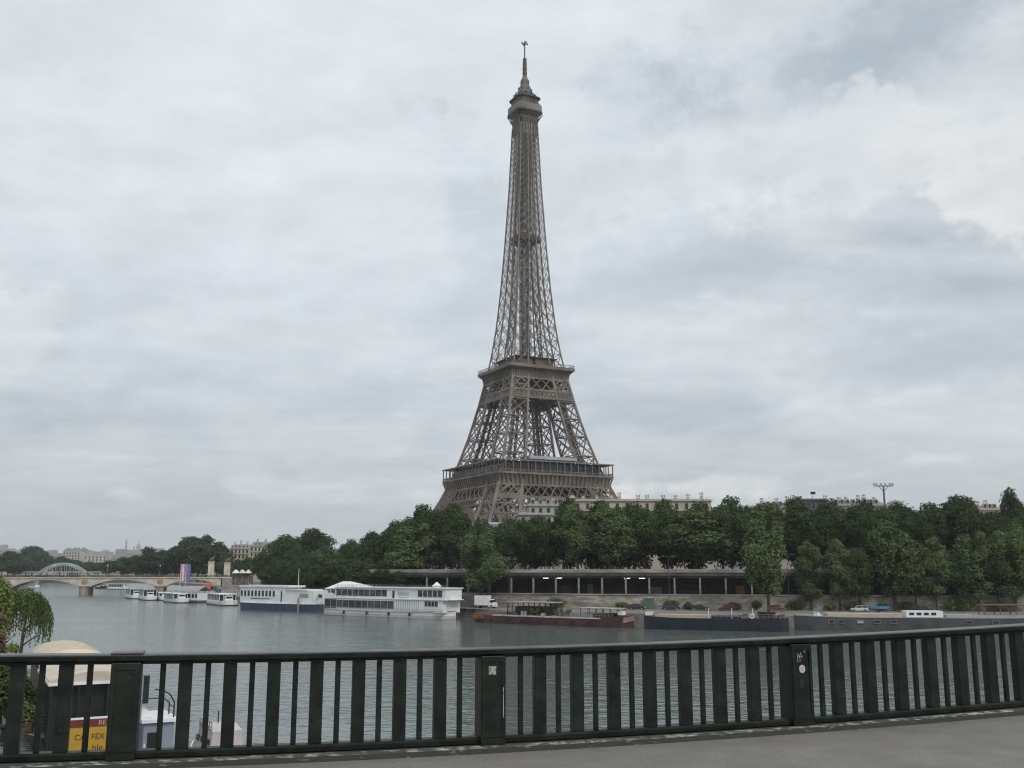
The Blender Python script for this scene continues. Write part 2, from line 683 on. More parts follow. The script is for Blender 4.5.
M_BEIGE = mat('beige_deck', (0.46, 0.39, 0.29), 0.8, 0.1, 0.4)
M_GREYR = mat('grey_roof', (0.34, 0.35, 0.36), 0.7, 0.1, 0.3)
M_ZINC = mat('zinc_roof', (0.24, 0.25, 0.27), 0.55, 0.1, 0.2)
M_LIME = mat('limestone_facade', (0.46, 0.41, 0.33), 0.85, 0.10, 0.12)
M_LIME2 = mat('grey_limestone_facade', (0.38, 0.355, 0.31), 0.85, 0.10, 0.12)
M_BRICK = mat('red_chimney_pots', (0.20, 0.12, 0.085), 0.85, 0.15, 0.5)
M_BARK = mat('bark', (0.085, 0.070, 0.052), 0.95, 0.25, 1.2)
M_BLACK = mat('black_metal', (0.012, 0.012, 0.012), 0.5, 0.1, 1.0)
M_TYRE = mat('tyre_rubber', (0.02, 0.02, 0.02), 0.85, 0.1, 2.0)
M_POLE = mat('dark_lamp_pole', (0.075, 0.078, 0.08), 0.5, 0.1, 1.0)
M_STEEL = mat('grey_steel', (0.28, 0.29, 0.30), 0.45, 0.1, 1.0)
M_RED = mat('red_cloth', (0.55, 0.07, 0.035), 0.75, 0.15, 0.4)
M_RUST = mat('rusty_orange', (0.25, 0.09, 0.04), 0.8, 0.25, 0.6)
M_GREENPT = mat('green_paint', (0.06, 0.12, 0.09), 0.6, 0.15, 0.6)
M_BROWN = mat('brown_timber', (0.13, 0.085, 0.06), 0.8, 0.2, 0.6)
M_TEAL = mat('pale_green_arch', (0.42, 0.50, 0.46), 0.6, 0.08, 0.1)
M_LAMPON = emit_mat('lit_lamp', (1.0, 0.92, 0.75), 3.0)
F_DARK = foliage_mat('dark_leaves', (0.012, 0.025, 0.006), (0.060, 0.095, 0.026))
F_LIGHT = foliage_mat('light_leaves', (0.038, 0.068, 0.021), (0.124, 0.174, 0.062))
F_FAR = foliage_mat('bluish_leaves', (0.014, 0.028, 0.011), (0.048, 0.078, 0.028))
F_YELL = foliage_mat('yellow_green_leaves', (0.06, 0.092, 0.020), (0.16, 0.21, 0.05))
F_WILL = foliage_mat('willow_leaves', (0.024, 0.046, 0.012), (0.095, 0.135, 0.036))
F_PINK = foliage_mat('reddish_leaves', (0.06, 0.045, 0.03), (0.16, 0.10, 0.075))
# ------------------------------------------------------------------ the setting
# river
w = MB()
w.add([(-7000, -400, 0), (7000, -400, 0), (7000, 7000, 0), (-7000, 7000, 0)], [(0, 1, 2, 3)])
tag(w.build('river_water', water_mat()), kind='structure')

EDGE = [(640, 175), (390, 190), (220, 203), (110, 211), (62, 219), (32, 232), (-4, 255), (-42, 308), (-76, 338),
        (-95, 375), (-120, 420), (-148, 520), (-160, 560), (-225, 760), (-340, 1000), (-420, 1120)]
WALL = [(640, 212), (320, 230), (200, 238), (90, 250), (30, 262), (-25, 285), (-60, 325), (-82, 360), (-108, 425),
        (-134, 520), (-146, 565), (-210, 765), (-320, 1010), (-400, 1135)]
LAND_Z = 5.5
low_poly = EDGE + [(-400, 1300), (300, 1300), (640, 1300)]
tag(MB().prism(EDGE + WALL[::-1], -1.5, 2.2).build('quay_paving', M_QUAY), kind='structure')
tag(MB().prism(WALL + [(-400, 1300), (640, 1300)], -1.5, LAND_Z).build('park_ground', M_LAND), kind='structure')
# far land closing the river, right-hand city land, opposite bank
g = MB()
g.prism([(-7000, 1140), (-402, 1140), (-402, 1302), (7000, 1302), (7000, 7000), (-7000, 7000)], -1.5, 5.4)
tag(g.build('city_ground', M_LAND), kind='structure')
g = MB().prism([(642, 175), (7000, -100), (7000, 1300), (642, 1300)], -1.5, 5.3)
tag(g.build('east_ground', M_LAND), kind='structure')
OPP = [(-290, 340), (-310, 520), (-345, 640), (-420, 820), (-520, 1138)]
g = MB().prism(OPP + [(-7000, 1138), (-7000, 340)], -1.5, 6.5)
tag(g.build('opposite_bank', M_LAND), kind='structure')
# far hills
hm = MB()
NX, NY = 40, 14
hv = []
for j in range(NY + 1):
    Y = 1500 + j * 340
    for i in range(NX + 1):
        X = -3200 + i * 100
        t = max(0.0, min(1.0, (Y - 1500) / 3000.0))
        h = 5.6 + 88 * t * t * (3 - 2 * t) * (1.0 + 0.18 * math.sin(X * 0.0021 + 1.0) + 0.12 * math.sin(X * 0.0063 + Y * 0.001))
        if i in (0, NX):
            h = 5.0
        hv.append((X, Y, h))
hf = [(j * (NX + 1) + i, j * (NX + 1) + i + 1, (j + 1) * (NX + 1) + i + 1, (j + 1) * (NX + 1) + i) for j in range(NY) for i in range(NX)]
hm.add(hv, hf)
tag(hm.build('hills', mat('hill_green', (0.10, 0.11, 0.08), 0.95, 0.3, 0.01), smooth=True), kind='structure')


def hill_z(X, Y):
    t = max(0.0, min(1.0, (Y - 1500) / 3000.0))
    return 5.6 + 88 * t * t * (3 - 2 * t) * (1.0 + 0.18 * math.sin(X * 0.0021 + 1.0) + 0.12 * math.sin(X * 0.0063 + Y * 0.001))


# ---- bridge footway under the camera
RS, RY0 = 0.2724, 10.536


def foot_z(x):
    x = max(-9.0, min(10.0, x))
    pts = ((-4.6, 1.722), (-0.33, 1.75), (6.0, 1.605))
    if x > 7.0:
        return foot_z(7.0) + (x - 7.0) * 0.035
    if x < -5.5:
        return foot_z(-5.5) + (x + 5.5) * -0.004
    e = 0
    for i in range(3):
        q = pts[i][1]
        for j in range(3):
            if i != j:
                q *= (x - pts[j][0]) / (pts[i][0] - pts[j][0])
        e += q
    return EYE - e


RD = Vector((1, RS, 0)).normalized()        # along the railing
RN = Vector((-RS, 1, 0)).normalized()       # out over the river


def rail_pt(x, out=0.0, z=0.0):
    p = Vector((x, RY0 + RS * x, foot_z(x) + z))
    return p + RN * out


XS = [-22 + i * 0.5 for i in range(97)]
ring = []
pv = MB()
rows = []
for x in XS:
    rows.append([rail_pt(x, -14, 0), rail_pt(x, -2.0, 0.0), rail_pt(x, -0.165, 0)])
vs = [p for r in rows for p in r]
fs = []
for i in range(len(XS) - 1):
    for k in range(2):
        fs.append((i * 3 + k, (i + 1) * 3 + k, (i + 1) * 3 + k + 1, i * 3 + k + 1))
pv.add(vs, [tuple(reversed(f)) for f in fs])
tag(pv.build('bridge_pavement', M_PAVE), kind='structure')
kb = MB()
kprof = [(-0.165, -0.2), (-0.160, 0.05), (-0.13, 0.072), (0.24, 0.072), (0.25, -0.2)]
for i in range(len(XS) - 1):
    for j, (pa, pb) in enumerate(zip(kprof, kprof[1:])):
        kb.add([rail_pt(XS[i], *pa), rail_pt(XS[i + 1], *pa), rail_pt(XS[i + 1], *pb), rail_pt(XS[i], *pb)], [(0, 1, 2, 3)], 1 if j == 1 else 0)
tag(kb.build('bridge_kerb', [M_KERB, M_KEDGE]), kind='structure')
dk = MB()
dk.loft([[rail_pt(x, -14, -0.06), rail_pt(x, 0.20, -0.21), rail_pt(x, 0.20, -1.4), rail_pt(x, -14, -1.4)] for x in XS])
tag(dk.build('bridge_deck', M_CONC), kind='structure')

# ---- the railing: one thing with its posts and balusters
rail = thing('railing', 'dark green iron balustrade with flat and thin bars along the bridge pavement edge', 'railing', rail_pt(0))
RO = rail.location.copy()


def rp(x, out, z):
    return rail_pt(x, out, z) - RO


RX = [x for x in XS if -19.9 <= x <= 23.1]


def swept(prof, xs=RX):
    return MB().loft([[rp(x, o, z) for (o, z) in prof] for x in xs])


swept([(-0.085, 0.925), (-0.115, 0.94), (-0.12, 0.972), (-0.112, 0.979), (0.112, 0.979), (0.12, 0.972), (0.115, 0.94), (0.085, 0.925)]).build('handrail', M_RAIL, rail)
swept([(-0.116, 0.9795), (-0.119, 0.986), (-0.10, 0.996), (0.10, 0.996), (0.119, 0.986), (0.116, 0.9795)]).build('rail_sheen_cap', M_RAILTOP, rail)  # thin top strip, its lighter colour stands in for sky sheen
swept([(-0.06, 0.905), (-0.06, 0.924), (0.06, 0.924), (0.06, 0.905)]).build('upper_rail', M_RAIL, rail)
swept([(-0.08, 0.085), (-0.085, 0.125), (-0.06, 0.145), (0.06, 0.145), (0.085, 0.125), (0.08, 0.085)]).build('lower_rail', M_RAIL, rail)
POST_X = [-3.555 + 3.335 * k for k in range(-4, 8)]
ANG = math.atan2(RD.y, RD.x)


def slab_piece(x, half, o0, o1, z0, z1, mb=None):
    """upright piece of the railing, its ends following the slope of the rail"""
    mb = mb or MB()
    c = rail_pt(x)
    ring = []
    for z in (z0, z1):
        for (s, o) in ((-half, o0), (half, o0), (half, o1), (-half, o1)):
            p = c + RD * s + RN * o + Vector((0, 0, z)) - RO
            ring.append(p)
    mb.add(ring, [(0, 3, 2, 1), (4, 5, 6, 7), (0, 1, 5, 4), (1, 2, 6, 5), (2, 3, 7, 6), (3, 0, 4, 7)])
    return mb


for k, x in enumerate(POST_X):
    p = MB()
    slab_piece(x, 0.127, -0.14, 0.14, 0.073, 0.924, p)
    po = p.build('post', M_RAIL, rail, bevel=0.008)
    q = MB()                                                     # raised border framing the panel
    slab_piece(x, 0.116, -0.150, -0.1405, 0.862, 0.905, q)
    slab_piece(x, 0.116, -0.150, -0.1405, 0.15, 0.195, q)
    for s in (-1, 1):
        c = x + s * 0.101 * RD.x
        slab_piece(c, 0.015, -0.150, -0.1405, 0.197, 0.860, q)
    q.build('panel_border', M_RAIL, po)
    if k == 4 or abs(x + 3.555) < 0.01:
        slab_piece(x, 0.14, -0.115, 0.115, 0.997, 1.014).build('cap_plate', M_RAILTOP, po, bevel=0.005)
    if abs(x + 0.22) < 0.05:
        st = slab_piece(x - 0.012, 0.038, -0.144, -0.1408, 0.745, 0.825).build('sticker', M_STICK, po)
        slab_piece(x + 0.095, 0.0035, -0.1525, -0.1502, 0.33, 0.62).build('paint_scratch', M_STICK, po)
    if abs(x - 3.115) < 0.05:
        def onface(pts, name, m, o=-0.144):
            mb = MB()
            c = rail_pt(x)
            P = [c + RD * a + RN * o + Vector((0, 0, b)) - RO for a, b in pts]
            Q = [c + RD * a + RN * -0.1408 + Vector((0, 0, b)) - RO for a, b in pts]
            n = len(P)
            mb.add(P + Q, [tuple(range(n))] + [(i, n + i, n + (i + 1) % n, (i + 1) % n) for i in range(n)])
            return mb.build(name, m, po)
        onface([(0.0 + 0.036 * math.cos(t * 0.3927), 0.665 + 0.043 * math.sin(t * 0.3927)) for t in range(16)], 'round_sticker', mat('white_sticker', (0.62, 0.60, 0.60), 0.6, 0.12, 20))
        lg = MB()
        c = rail_pt(x)
        pts = [(0.020 * math.cos(t * 0.31 + 0.6), 0.665 + 0.024 * math.sin(t * 0.31 + 0.6)) for t in range(17)] + [(0.0, 0.662), (0.014, 0.690)]
        for i in range(len(pts) - 1):
            a, b = pts[i], pts[i + 1]
            lg.bar(c + RD * a[0] + RN * -0.1445 + Vector((0, 0, a[1])) - RO, c + RD * b[0] + RN * -0.1445 + Vector((0, 0, b[1])) - RO, 0.006, 0.002)
        lg.build('sticker_mark', mat('grey_ink', (0.20, 0.20, 0.22), 0.6), po)
        gm = MB()
        for strokes in ([(-0.055, 0.76), (-0.045, 0.83), (-0.03, 0.78), (-0.012, 0.84), (0.0, 0.775)], [(-0.05, 0.795), (0.012, 0.80)],
                        [(-0.062, 0.745), (-0.038, 0.75), (-0.02, 0.742)], [(0.02, 0.855), (0.04, 0.845), (0.03, 0.835), (0.045, 0.86)], [(-0.03, 0.81), (-0.02, 0.752)]):
            for i in range(len(strokes) - 1):
                a, b = strokes[i], strokes[i + 1]
                gm.bar(c + RD * a[0] + RN * -0.1435 + Vector((0, 0, a[1])) - RO, c + RD * b[0] + RN * -0.1435 + Vector((0, 0, b[1])) - RO, 0.011, 0.003)
        gm.build('paint_scrawl', mat('chalky_paint', (0.50, 0.50, 0.47), 0.8, 0.2, 30), po)
        onface([(-0.014 + 0.030 * math.cos(t * 0.5236), 0.515 + 0.055 * math.sin(t * 0.5236)) for t in range(12)], 'black_patch', M_BLACK)
    # bars between this post and the next
    if k == len(POST_X) - 1:
        break
    for j in range(1, 16):
        xb = x + 0.305 + (j - 1) * 0.19464
        if not (-9 < xb < 12):
            continue
        if j % 2 == 0:
            slab_piece(xb, 0.060, -0.055, 0.055, 0.1445, 0.9055).build('flat_bar', M_RAIL, rail, bevel=0.006)
        else:
            slab_piece(xb, 0.025, -0.022, 0.022, 0.1445, 0.9055).build('thin_bar', M_RAIL, rail, bevel=0.006)

# ---- lower quay wall, covered gallery above it
GW = WALL[0:6]


def wall_pt(x):
    for (a, b) in zip(WALL, WALL[1:]):
        if b[0] <= x <= a[0]:
            t = (x - a[0]) / (b[0] - a[0])
            return Vector((x, a[1] + t * (b[1] - a[1]), 0))
    return Vector((x, WALL[0][1], 0))


def offs(poly, d):
    out = []
    for i, p in enumerate(poly):
        a = Vector(poly[max(0, i - 1)])
        b = Vector(poly[min(len(poly) - 1, i + 1)])
        t = (b - a).normalized()
        n = Vector((t.y, -t.x))
        out.append((p[0] + n.x * d, p[1] + n.y * d))
    return out


# offs(+d) : WALL runs right to left, so the normal (t.y,-t.x) points inland
FW = 5.95
qw = thing('quay_wall', 'long weathered stone retaining wall along the lower quay', 'wall', (0, 0, 0))
MB().prism(offs(WALL, -0.6) + offs(WALL, 0.05)[::-1], 2.0, FW - 0.25).build('wall_face', M_WALLST, qw)
MB().prism(offs(WALL, -0.8) + offs(WALL, 0.1)[::-1], FW - 0.248, FW).build('coping', M_CONC, qw)

GL = [(640, 212), (320, 230), (200, 238), (90, 250), (30, 262), (-25, 285), (-44, 306)]
gal = thing('covered_gallery', 'long dark covered gallery with concrete roof slab and square columns above the quay wall', 'gallery', (0, 0, 0))
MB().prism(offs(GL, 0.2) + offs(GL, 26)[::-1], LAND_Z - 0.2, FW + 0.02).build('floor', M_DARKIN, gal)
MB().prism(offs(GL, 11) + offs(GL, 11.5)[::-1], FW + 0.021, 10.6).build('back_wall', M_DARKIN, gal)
MB().prism(offs(GL, 0.1) + offs(GL, 26)[::-1], 10.6, 11.35).build('roof_slab', mat('dark_roof_edge', (0.10, 0.088, 0.075), 0.9, 0.25, 0.3), gal)  # slab coloured darker than the parapet above it
MB().prism(offs(GL, -0.1) + offs(GL, 0.5)[::-1], 11.352, 12.25).build('parapet', M_CONC, gal)
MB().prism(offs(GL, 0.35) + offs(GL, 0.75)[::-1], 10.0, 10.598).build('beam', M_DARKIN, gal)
cx_ = -24.0
ncol = 0
while cx_ < 190:
    a = wall_pt(cx_)
    b = wall_pt(cx_ + 1)
    ang = math.atan2(b.y - a.y, 1)
    nrm = Vector((-math.sin(ang), math.cos(ang), 0))
    p = a + nrm * 0.55
    MB().box(0, 0, (FW + 9.995) / 2, 0.42, 0.42, 9.995 - FW - 0.04).build('column', M_CONC, gal, loc=(p.x, p.y, 0.02), rz=ang)
    cx_ += 6.4 * math.cos(ang)
    ncol += 1
for px in (548, 562, 631, 646, 755, 800, 852, 912, 928):
    x = gx(px, 258)
    p = wall_pt(x) + Vector((0, 5.0, 0))
    lo = thing('ceiling_lamp', None, None, (p.x, p.y, 9.9))
    tag(lo, 'small lit strip lamp under the ceiling of the dark covered gallery', 'lamp', 'strip lamps in the covered gallery')
    MB().box(0, 0, 0, 1.5, 0.3, 0.12).build('tube', M_LAMPON, lo)
    MB().box(0, 0, 0.12, 1.6, 0.36, 0.10).build('housing', M_STEEL, lo)
    MB().bar((0, 0, 0.16), (0, 0, 0.71), 0.05).build('rod', M_STEEL, lo)
for px, w_, h_, dpt, mm, lab in ((566, 2.6, 1.9, 4.5, M_DARKIN, 'dark grey equipment cabinet standing inside the gallery near two lit lamps'), (590, 1.4, 2.2, 6.0, M_GREENPT, 'dark green equipment cabinet standing inside the gallery right of the maroon barge awning'),
                                 (655, 3.2, 1.6, 5.0, M_POLE, 'low dark grey equipment cabinet inside the gallery above the green quay cabinet'), (739, 2.2, 2.0, 5.0, M_RUST, 'reddish equipment cabinet inside the gallery left of the tall quay tree')):
    x = gx(px, 262)
    p = wall_pt(x) + Vector((0, dpt, 0))
    cb_ = thing('equipment_cabinet', lab, 'cabinet', (gx(px, p.y), p.y, FW + .021))
    MB().b2(-w_ / 2, w_ / 2, -.6, .6, .1, h_).build('body', mm, cb_)
    MB().b2(-w_ / 2 - .05, w_ / 2 + .05, -.66, .66, h_ + .002, h_ + .1).build('lid', mm, cb_)
    MB().b2(-w_ / 2 + .1, w_ / 2 - .1, -.64, -.602, .25, h_ - .15).build('door', mm, cb_)
    MB().b2(-w_ / 2 + .1, w_ / 2 - .1, -.5, .5, 0, .099).build('plinth', M_CONC, cb_)
gr_ = MB()
gxs = [-24 + 1.2 * i for i in range(180)]
gp_ = [wall_pt(x) + Vector((0, .25, FW)) for x in gxs]
for i, p in enumerate(gp_):
    gr_.bar(p, p + Vector((0, 0, 1.05)), .05)
    if i:
        for h_ in (.55, 1.05):
            gr_.bar(gp_[i - 1] + Vector((0, 0, h_)), p + Vector((0, 0, h_)), .05)
gr_.build('gallery_railing', M_BLACK, gal)
# street on the gallery roof level
tag(MB().prism(offs(GL, 0.52) + offs(GL, 26)[::-1], 11.352, 11.42).build('street', mat('street_asphalt', (0.06, 0.06, 0.06), 0.9)), kind='structure')
# ------------------------------------------------------------------ the iron tower
TOWER_Z = 5.0
TD = 560.0
tower = thing('lattice_tower', 'huge brown iron lattice tower with decks and antenna rising above the trees', 'tower', (gx(525.2, TD, 250), TD, TOWER_Z), R(27.5))


def interp(tab, h):
    for (a, b) in zip(tab, tab[1:]):
        if a[0] <= h <= b[0]:
            t = (h - a[0]) / (b[0] - a[0])
            return a[1] + t * (b[1] - a[1])
    return tab[-1][1]


TA = [(0, 62.5), (10, 57.0), (20, 51.7), (30, 44.4), (41, 38.6), (48, 35.2), (52, 33.4), (57, 31.6), (63, 29.8), (75, 26.0), (87, 22.9), (100, 19.9),
      (115, 16.9), (125, 15.1), (142, 12.8), (165, 10.8), (191, 9.1), (228, 7.1), (268, 5.6), (285, 5.5)]
TC = [(0, 37.5), (20, 31.0), (40, 24.0), (57, 18.0), (63, 16.2), (75, 13.4), (100, 9.3), (115, 7.4), (125, 6.4), (142, 4.9), (165, 3.5), (191, 2.5), (228, 1.7), (268, 1.2), (285, 1.2)]
fa = lambda h: interp(TA, h)
fc = lambda h: interp(TC, h)
QUADS = [(-1, -1), (1, -1), (1, 1), (-1, 1)]


def legpt(sx, sy, i, j, h):
    return Vector((sx * (fa(h) if i else fc(h)), sy * (fa(h) if j else fc(h)), h))


def leg(mb, sx, sy, levels, wc, wx, wh, sub=0):
    faces = [((0, 0), (1, 0)), ((1, 0), (1, 1)), ((1, 1), (0, 1)), ((0, 1), (0, 0))]
    for a, b in zip(levels, levels[1:]):
        for (i, j) in ((0, 0), (1, 0), (1, 1), (0, 1)):
            mb.bar(legpt(sx, sy, i, j, a), legpt(sx, sy, i, j, b), wc(a) if callable(wc) else wc)
        for (p, q) in faces:
            A, B = legpt(sx, sy, *p, a), legpt(sx, sy, *q, a)
            C, D = legpt(sx, sy, *p, b), legpt(sx, sy, *q, b)
            mb.bar(A, D, wx)
            mb.bar(B, C, wx)
            mb.bar(C, D, wh)
            if sub:
                # lighter secondary lattice
                mA, mB_, mC, mD = (A + B) / 2, (B + D) / 2, (C + D) / 2, (A + C) / 2
                for u, v in ((mA, mB_), (mB_, mC), (mC, mD), (mD, mA)):
                    mb.bar(u, v, sub)
        # floor frame inside the leg
        mb.bar(legpt(sx, sy, 0, 0, b), legpt(sx, sy, 1, 1, b), wh * 0.8)
        mb.bar(legpt(sx, sy, 1, 0, b), legpt(sx, sy, 0, 1, b), wh * 0.8)


for (sx, sy) in QUADS:
    m = MB()
    leg(m, sx, sy, [0, 13, 25, 36, 46, 56.5], 1.5, 0.75, 0.7, 0.30)
    m.build('pillar', M_IRON, tower)
    m = MB()
    leg(m, sx, sy, [57.5, 69, 80, 90, 99.5, 108, 116], 1.1, 0.5, 0.5, 0.22)
    # lift track running up inside the leg
    for k in (0.35, 0.65):
        pts = []
        for h in (57.5, 80, 100, 116):
            r = fc(h) + (fa(h) - fc(h)) * 0.5
            pts.append(Vector((sx * (r + (k - .5) * 3), sy * r, h)))
        for a, b in zip(pts, pts[1:]):
            m.bar(a, b, 0.6)
    m.build('upper_pillar', M_IRON, tower)


def face_xf(k):
    """local frame of face k: t along the face, outward normal"""
    ang = k * math.pi / 2
    return lambda t, r, h: Vector((t * math.cos(ang) + r * math.sin(ang), t * math.sin(ang) - r * math.cos(ang), h))


def lattice_band(m, X, h0, h1, n, r0, r1, t0a, t0b, w, wch, double=False, skip=None):
    """X-braced band on a face between heights h0,h1; t spans -t0a..t0a at h0 and -t0b..t0b at h1"""
    for i in range(n):
        u0, u1 = -1 + 2 * i / n, -1 + 2 * (i + 1) / n
        A, B = X(u0 * t0a, r0, h0), X(u1 * t0a, r0, h0)
        C, D = X(u0 * t0b, r1, h1), X(u1 * t0b, r1, h1)
        m.bar(A, D, w)
        m.bar(B, C, w)
        if double:
            m.bar(A, C, w)
            mA, mB_, mC, mD = (A + B) / 2, (B + D) / 2, (C + D) / 2, (A + C) / 2
            for p, q in ((mA, mB_), (mB_, mC), (mC, mD), (mD, mA)):
                m.bar(p, q, w * 0.8)
    m.bar(X(-t0a, r0, h0), X(t0a, r0, h0), wch)
    m.bar(X(-t0b, r1, h1), X(t0b, r1, h1), wch)


for k in range(4):
    X = face_xf(k)
    m = MB()
    a1, a2, a3, a4 = fa(41.0), fa(44.2), fa(45.2), fa(51.5)
    lattice_band(m, X, 41.0, 44.2, 22, a1 + .2, a2 + .2, a1, a2, 0.36, 0.8, False)
    lattice_band(m, X, 45.0, 51.2, 14, a3 + .2, a4 + .2, a3, a4, 0.50, 0.9, False)
    m.build('frieze_lattice', M_IRON, tower)
    # consoles flaring out to the gallery, with the panel of names behind them
    m = MB()
    n = 26
    prof = [(51.6, a4 + 0.2), (53.5, a4 + 0.5), (55.2, a4 + 1.0), (56.6, 35.1)]
    m.loft([[X(-r + .4, r - .9, h), X(r - .4, r - .9, h), X(r - .4, r - 1.5, h), X(-r + .4, r - 1.5, h)] for (h, r) in prof])
    for i in range(n + 1):
        u = -1 + 2 * i / n
        for (p, q) in zip(prof, prof[1:]):
            m.bar(X(u * p[1], p[1] - .2, p[0]), X(u * q[1], q[1] - .2, q[0]), 0.75)
    m.build('console_frieze', M_IRON, tower)
    # great arch between the pillars
    m = MB()
    n = 36
    hw_out, hw_in = 39.5, 35.8
    P, Q = [], []
    for i in range(n + 1):
        th = math.pi * (0.06 + 0.88 * i / n)
        for (lst, rad, top) in ((P, hw_out, 40.6), (Q, hw_in, 37.2)):
            h = 2.0 + (top - 2.0) * math.sin(th)
            lst.append((-rad * math.cos(th), h))
    for i in range(n):
        pr = lambda q: X(q[0], fa(min(max(q[1], 0), 60)) - 0.6, q[1])
        m.bar(pr(P[i]), pr(P[i + 1]), 0.9)
        m.bar(pr(Q[i]), pr(Q[i + 1]), 0.9)
        m.bar(pr(P[i]), pr(Q[i]), 0.4)
        m.bar(pr(P[i]), pr(Q[i + 1]), 0.4)
        m.bar(pr(Q[i]), pr(P[i + 1]), 0.4)
        # spandrel lattice up to the frieze
        if i % 2 == 0 and P[i][1] < 39.0:
            top = Vector((P[i][0], 41.0))
            m.bar(pr(P[i]), X(P[i][0], fa(41) - .6, 41.0), 0.45)
            j = min(n, i + 2)
            m.bar(pr(P[i]), X(P[j][0], fa(41) - .6, 41.0), 0.4)
            m.bar(X(P[i][0], fa(41) - .6, 41.0), pr(P[j]), 0.4)
    m.build('arch', M_IRON, tower)

# first deck
fd = MB()
S1 = 35.35
fd.b2(-S1, S1, -S1, -13, 56.7, 57.7)
fd.b2(-S1, S1, 13, S1, 56.7, 57.7)
fd.b2(-S1, -13, -13, 13, 56.7, 57.7)
fd.b2(13, S1, -13, 13, 56.7, 57.7)
fdo = fd.build('first_deck', M_IRON, tower)
gp = MB()
for k in range(4):
    X = face_xf(k)
    for i in range(17):
        u = -1 + 2 * i / 16
        gp.bar(X(u * 35.0, 35.0, 57.7), X(u * 35.0, 35.0, 63.6), 0.42)
    gp.bar(X(-35, 35.0, 58.9), X(35, 35.0, 58.9), 0.25)
    for i in range(140):
        u = -1 + 2 * (i + .5) / 140
        gp.bar(X(u * 35.0, 35.0, 57.7), X(u * 35.0, 35.0, 58.9), 0.10)
gp.build('gallery_posts', M_IRON, fdo)
gr = MB()
for k in range(4):
    X = face_xf(k)
    gr.add([X(-35.6, 35.6, 63.6), X(35.6, 35.6, 63.6), X(29, 29, 64.4), X(-29, 29, 64.4), X(-35.6, 35.6, 64.2), X(35.6, 35.6, 64.2), X(29, 29, 65.0), X(-29, 29, 65.0)],
           [(0, 1, 5, 4), (4, 5, 6, 7), (3, 2, 1, 0), (2, 3, 7, 6)])
gr.build('gallery_roof', M_DECKROOF, fdo)
gi = MB()
for k in range(4):
    X = face_xf(k)
    gi.add([X(-29, 30.5, 57.75), X(29, 30.5, 57.75), X(29, 30.5, 63.9), X(-29, 30.5, 63.9), X(-29, 30, 57.75), X(29, 30, 57.75), X(29, 30, 63.9), X(-29, 30, 63.9)],
           [(0, 1, 2, 3), (7, 6, 5, 4), (0, 4, 5, 1), (3, 2, 6, 7), (0, 3, 7, 4), (1, 5, 6, 2)])
gi.build('gallery_glazing', M_GLASS, fdo)
for k in (0, 2):
    X = face_xf(k)
    c = X(0, 26.0, 61.6)
    pv_ = MB().box(c.x, c.y, c.z, 27, 9.5, 7.4, k * math.pi / 2)
    po = pv_.build('pavilion', M_GLASS, fdo)
    c = X(0, 26.0, 66.2)
    MB().box(c.x, c.y, c.z, 29, 11.0, 1.7, k * math.pi / 2).build('pavilion_roof', mat('pavilion_zinc', (0.36, 0.39, 0.42), 0.5, .1, .3), po)
    mm = MB()
    for i in range(10):
        c = X(-13.4 + i * 26.8 / 9, 30.95, 61.6)
        mm.box(c.x, c.y, c.z, 0.3, 0.3, 7.2, k * math.pi / 2)
    mm.build('mullions', M_STEEL, po)

# horizontal belt under the second deck and the deck itself
for k in range(4):
    X = face_xf(k)
    m = MB()
    h0, h1 = 100.6, 104.9
    n = 22
    # close lattice of the belt
    lattice_band(m, X, h0, h1, n, fa(h0) + .3, fa(h1) + .3, fa(h0), fa(h1), 0.40, 0.95, False)
    lattice_band(m, X, h0, h1, 34, fa(h0) + .2, fa(h1) + .2, fa(h0), fa(h1), 0.24, 0.4, False)
    lattice_band(m, X, h1 + .3, 111.9, 6, fa(h1) + .1, fa(111.9) + .1, fa(h1), fa(111.9), 0.5, 0.8, False)
    m.build('belt_lattice', M_IRON, tower)
    m = MB()
    prof = [(112.1, fa(112.1) + 0.3), (113.8, fa(113.8) + 0.8), (115.8, 18.4), (117.3, 20.0)]
    m.loft([[X(-r, r - .3, h), X(r, r - .3, h), X(r, r - 1.0, h), X(-r, r - 1.0, h)] for (h, r) in prof])
    n = 24
    for i in range(n + 1):
        u = -1 + 2 * i / n
        for (p, q) in zip(prof, prof[1:]):
            m.bar(X(u * p[1], p[1] - .05, p[0]), X(u * q[1], q[1] - .05, q[0]), 0.36, mi=1)
    m.build('second_deck_frieze', [mat('frieze_panel_iron', (.125, .103, .084), .6, .2, .2), M_IRON], tower)
S2 = 20.5
sd = MB()
sd.b2(-S2, S2, -S2, S2, 117.3, 119.0)
sdo = sd.build('second_deck', M_IRON, tower)
rl = MB()
for k in range(4):
    X = face_xf(k)
    rl.bar(X(-20.3, 20.3, 120.5), X(20.3, 20.3, 120.5), 0.2)
    for i in range(50):
        t = -20.3 + 40.6 * i / 49
        rl.bar(X(t, 20.3, 119.0), X(t, 20.3, 120.5), 0.12)
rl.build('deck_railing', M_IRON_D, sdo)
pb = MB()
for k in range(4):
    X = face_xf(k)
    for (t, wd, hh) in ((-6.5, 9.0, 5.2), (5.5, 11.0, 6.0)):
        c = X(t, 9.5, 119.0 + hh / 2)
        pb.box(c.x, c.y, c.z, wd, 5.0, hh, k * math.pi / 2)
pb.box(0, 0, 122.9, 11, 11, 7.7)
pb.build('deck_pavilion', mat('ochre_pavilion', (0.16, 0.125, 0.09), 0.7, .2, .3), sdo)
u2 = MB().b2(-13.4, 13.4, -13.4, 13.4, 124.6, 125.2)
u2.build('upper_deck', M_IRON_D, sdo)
m = MB()
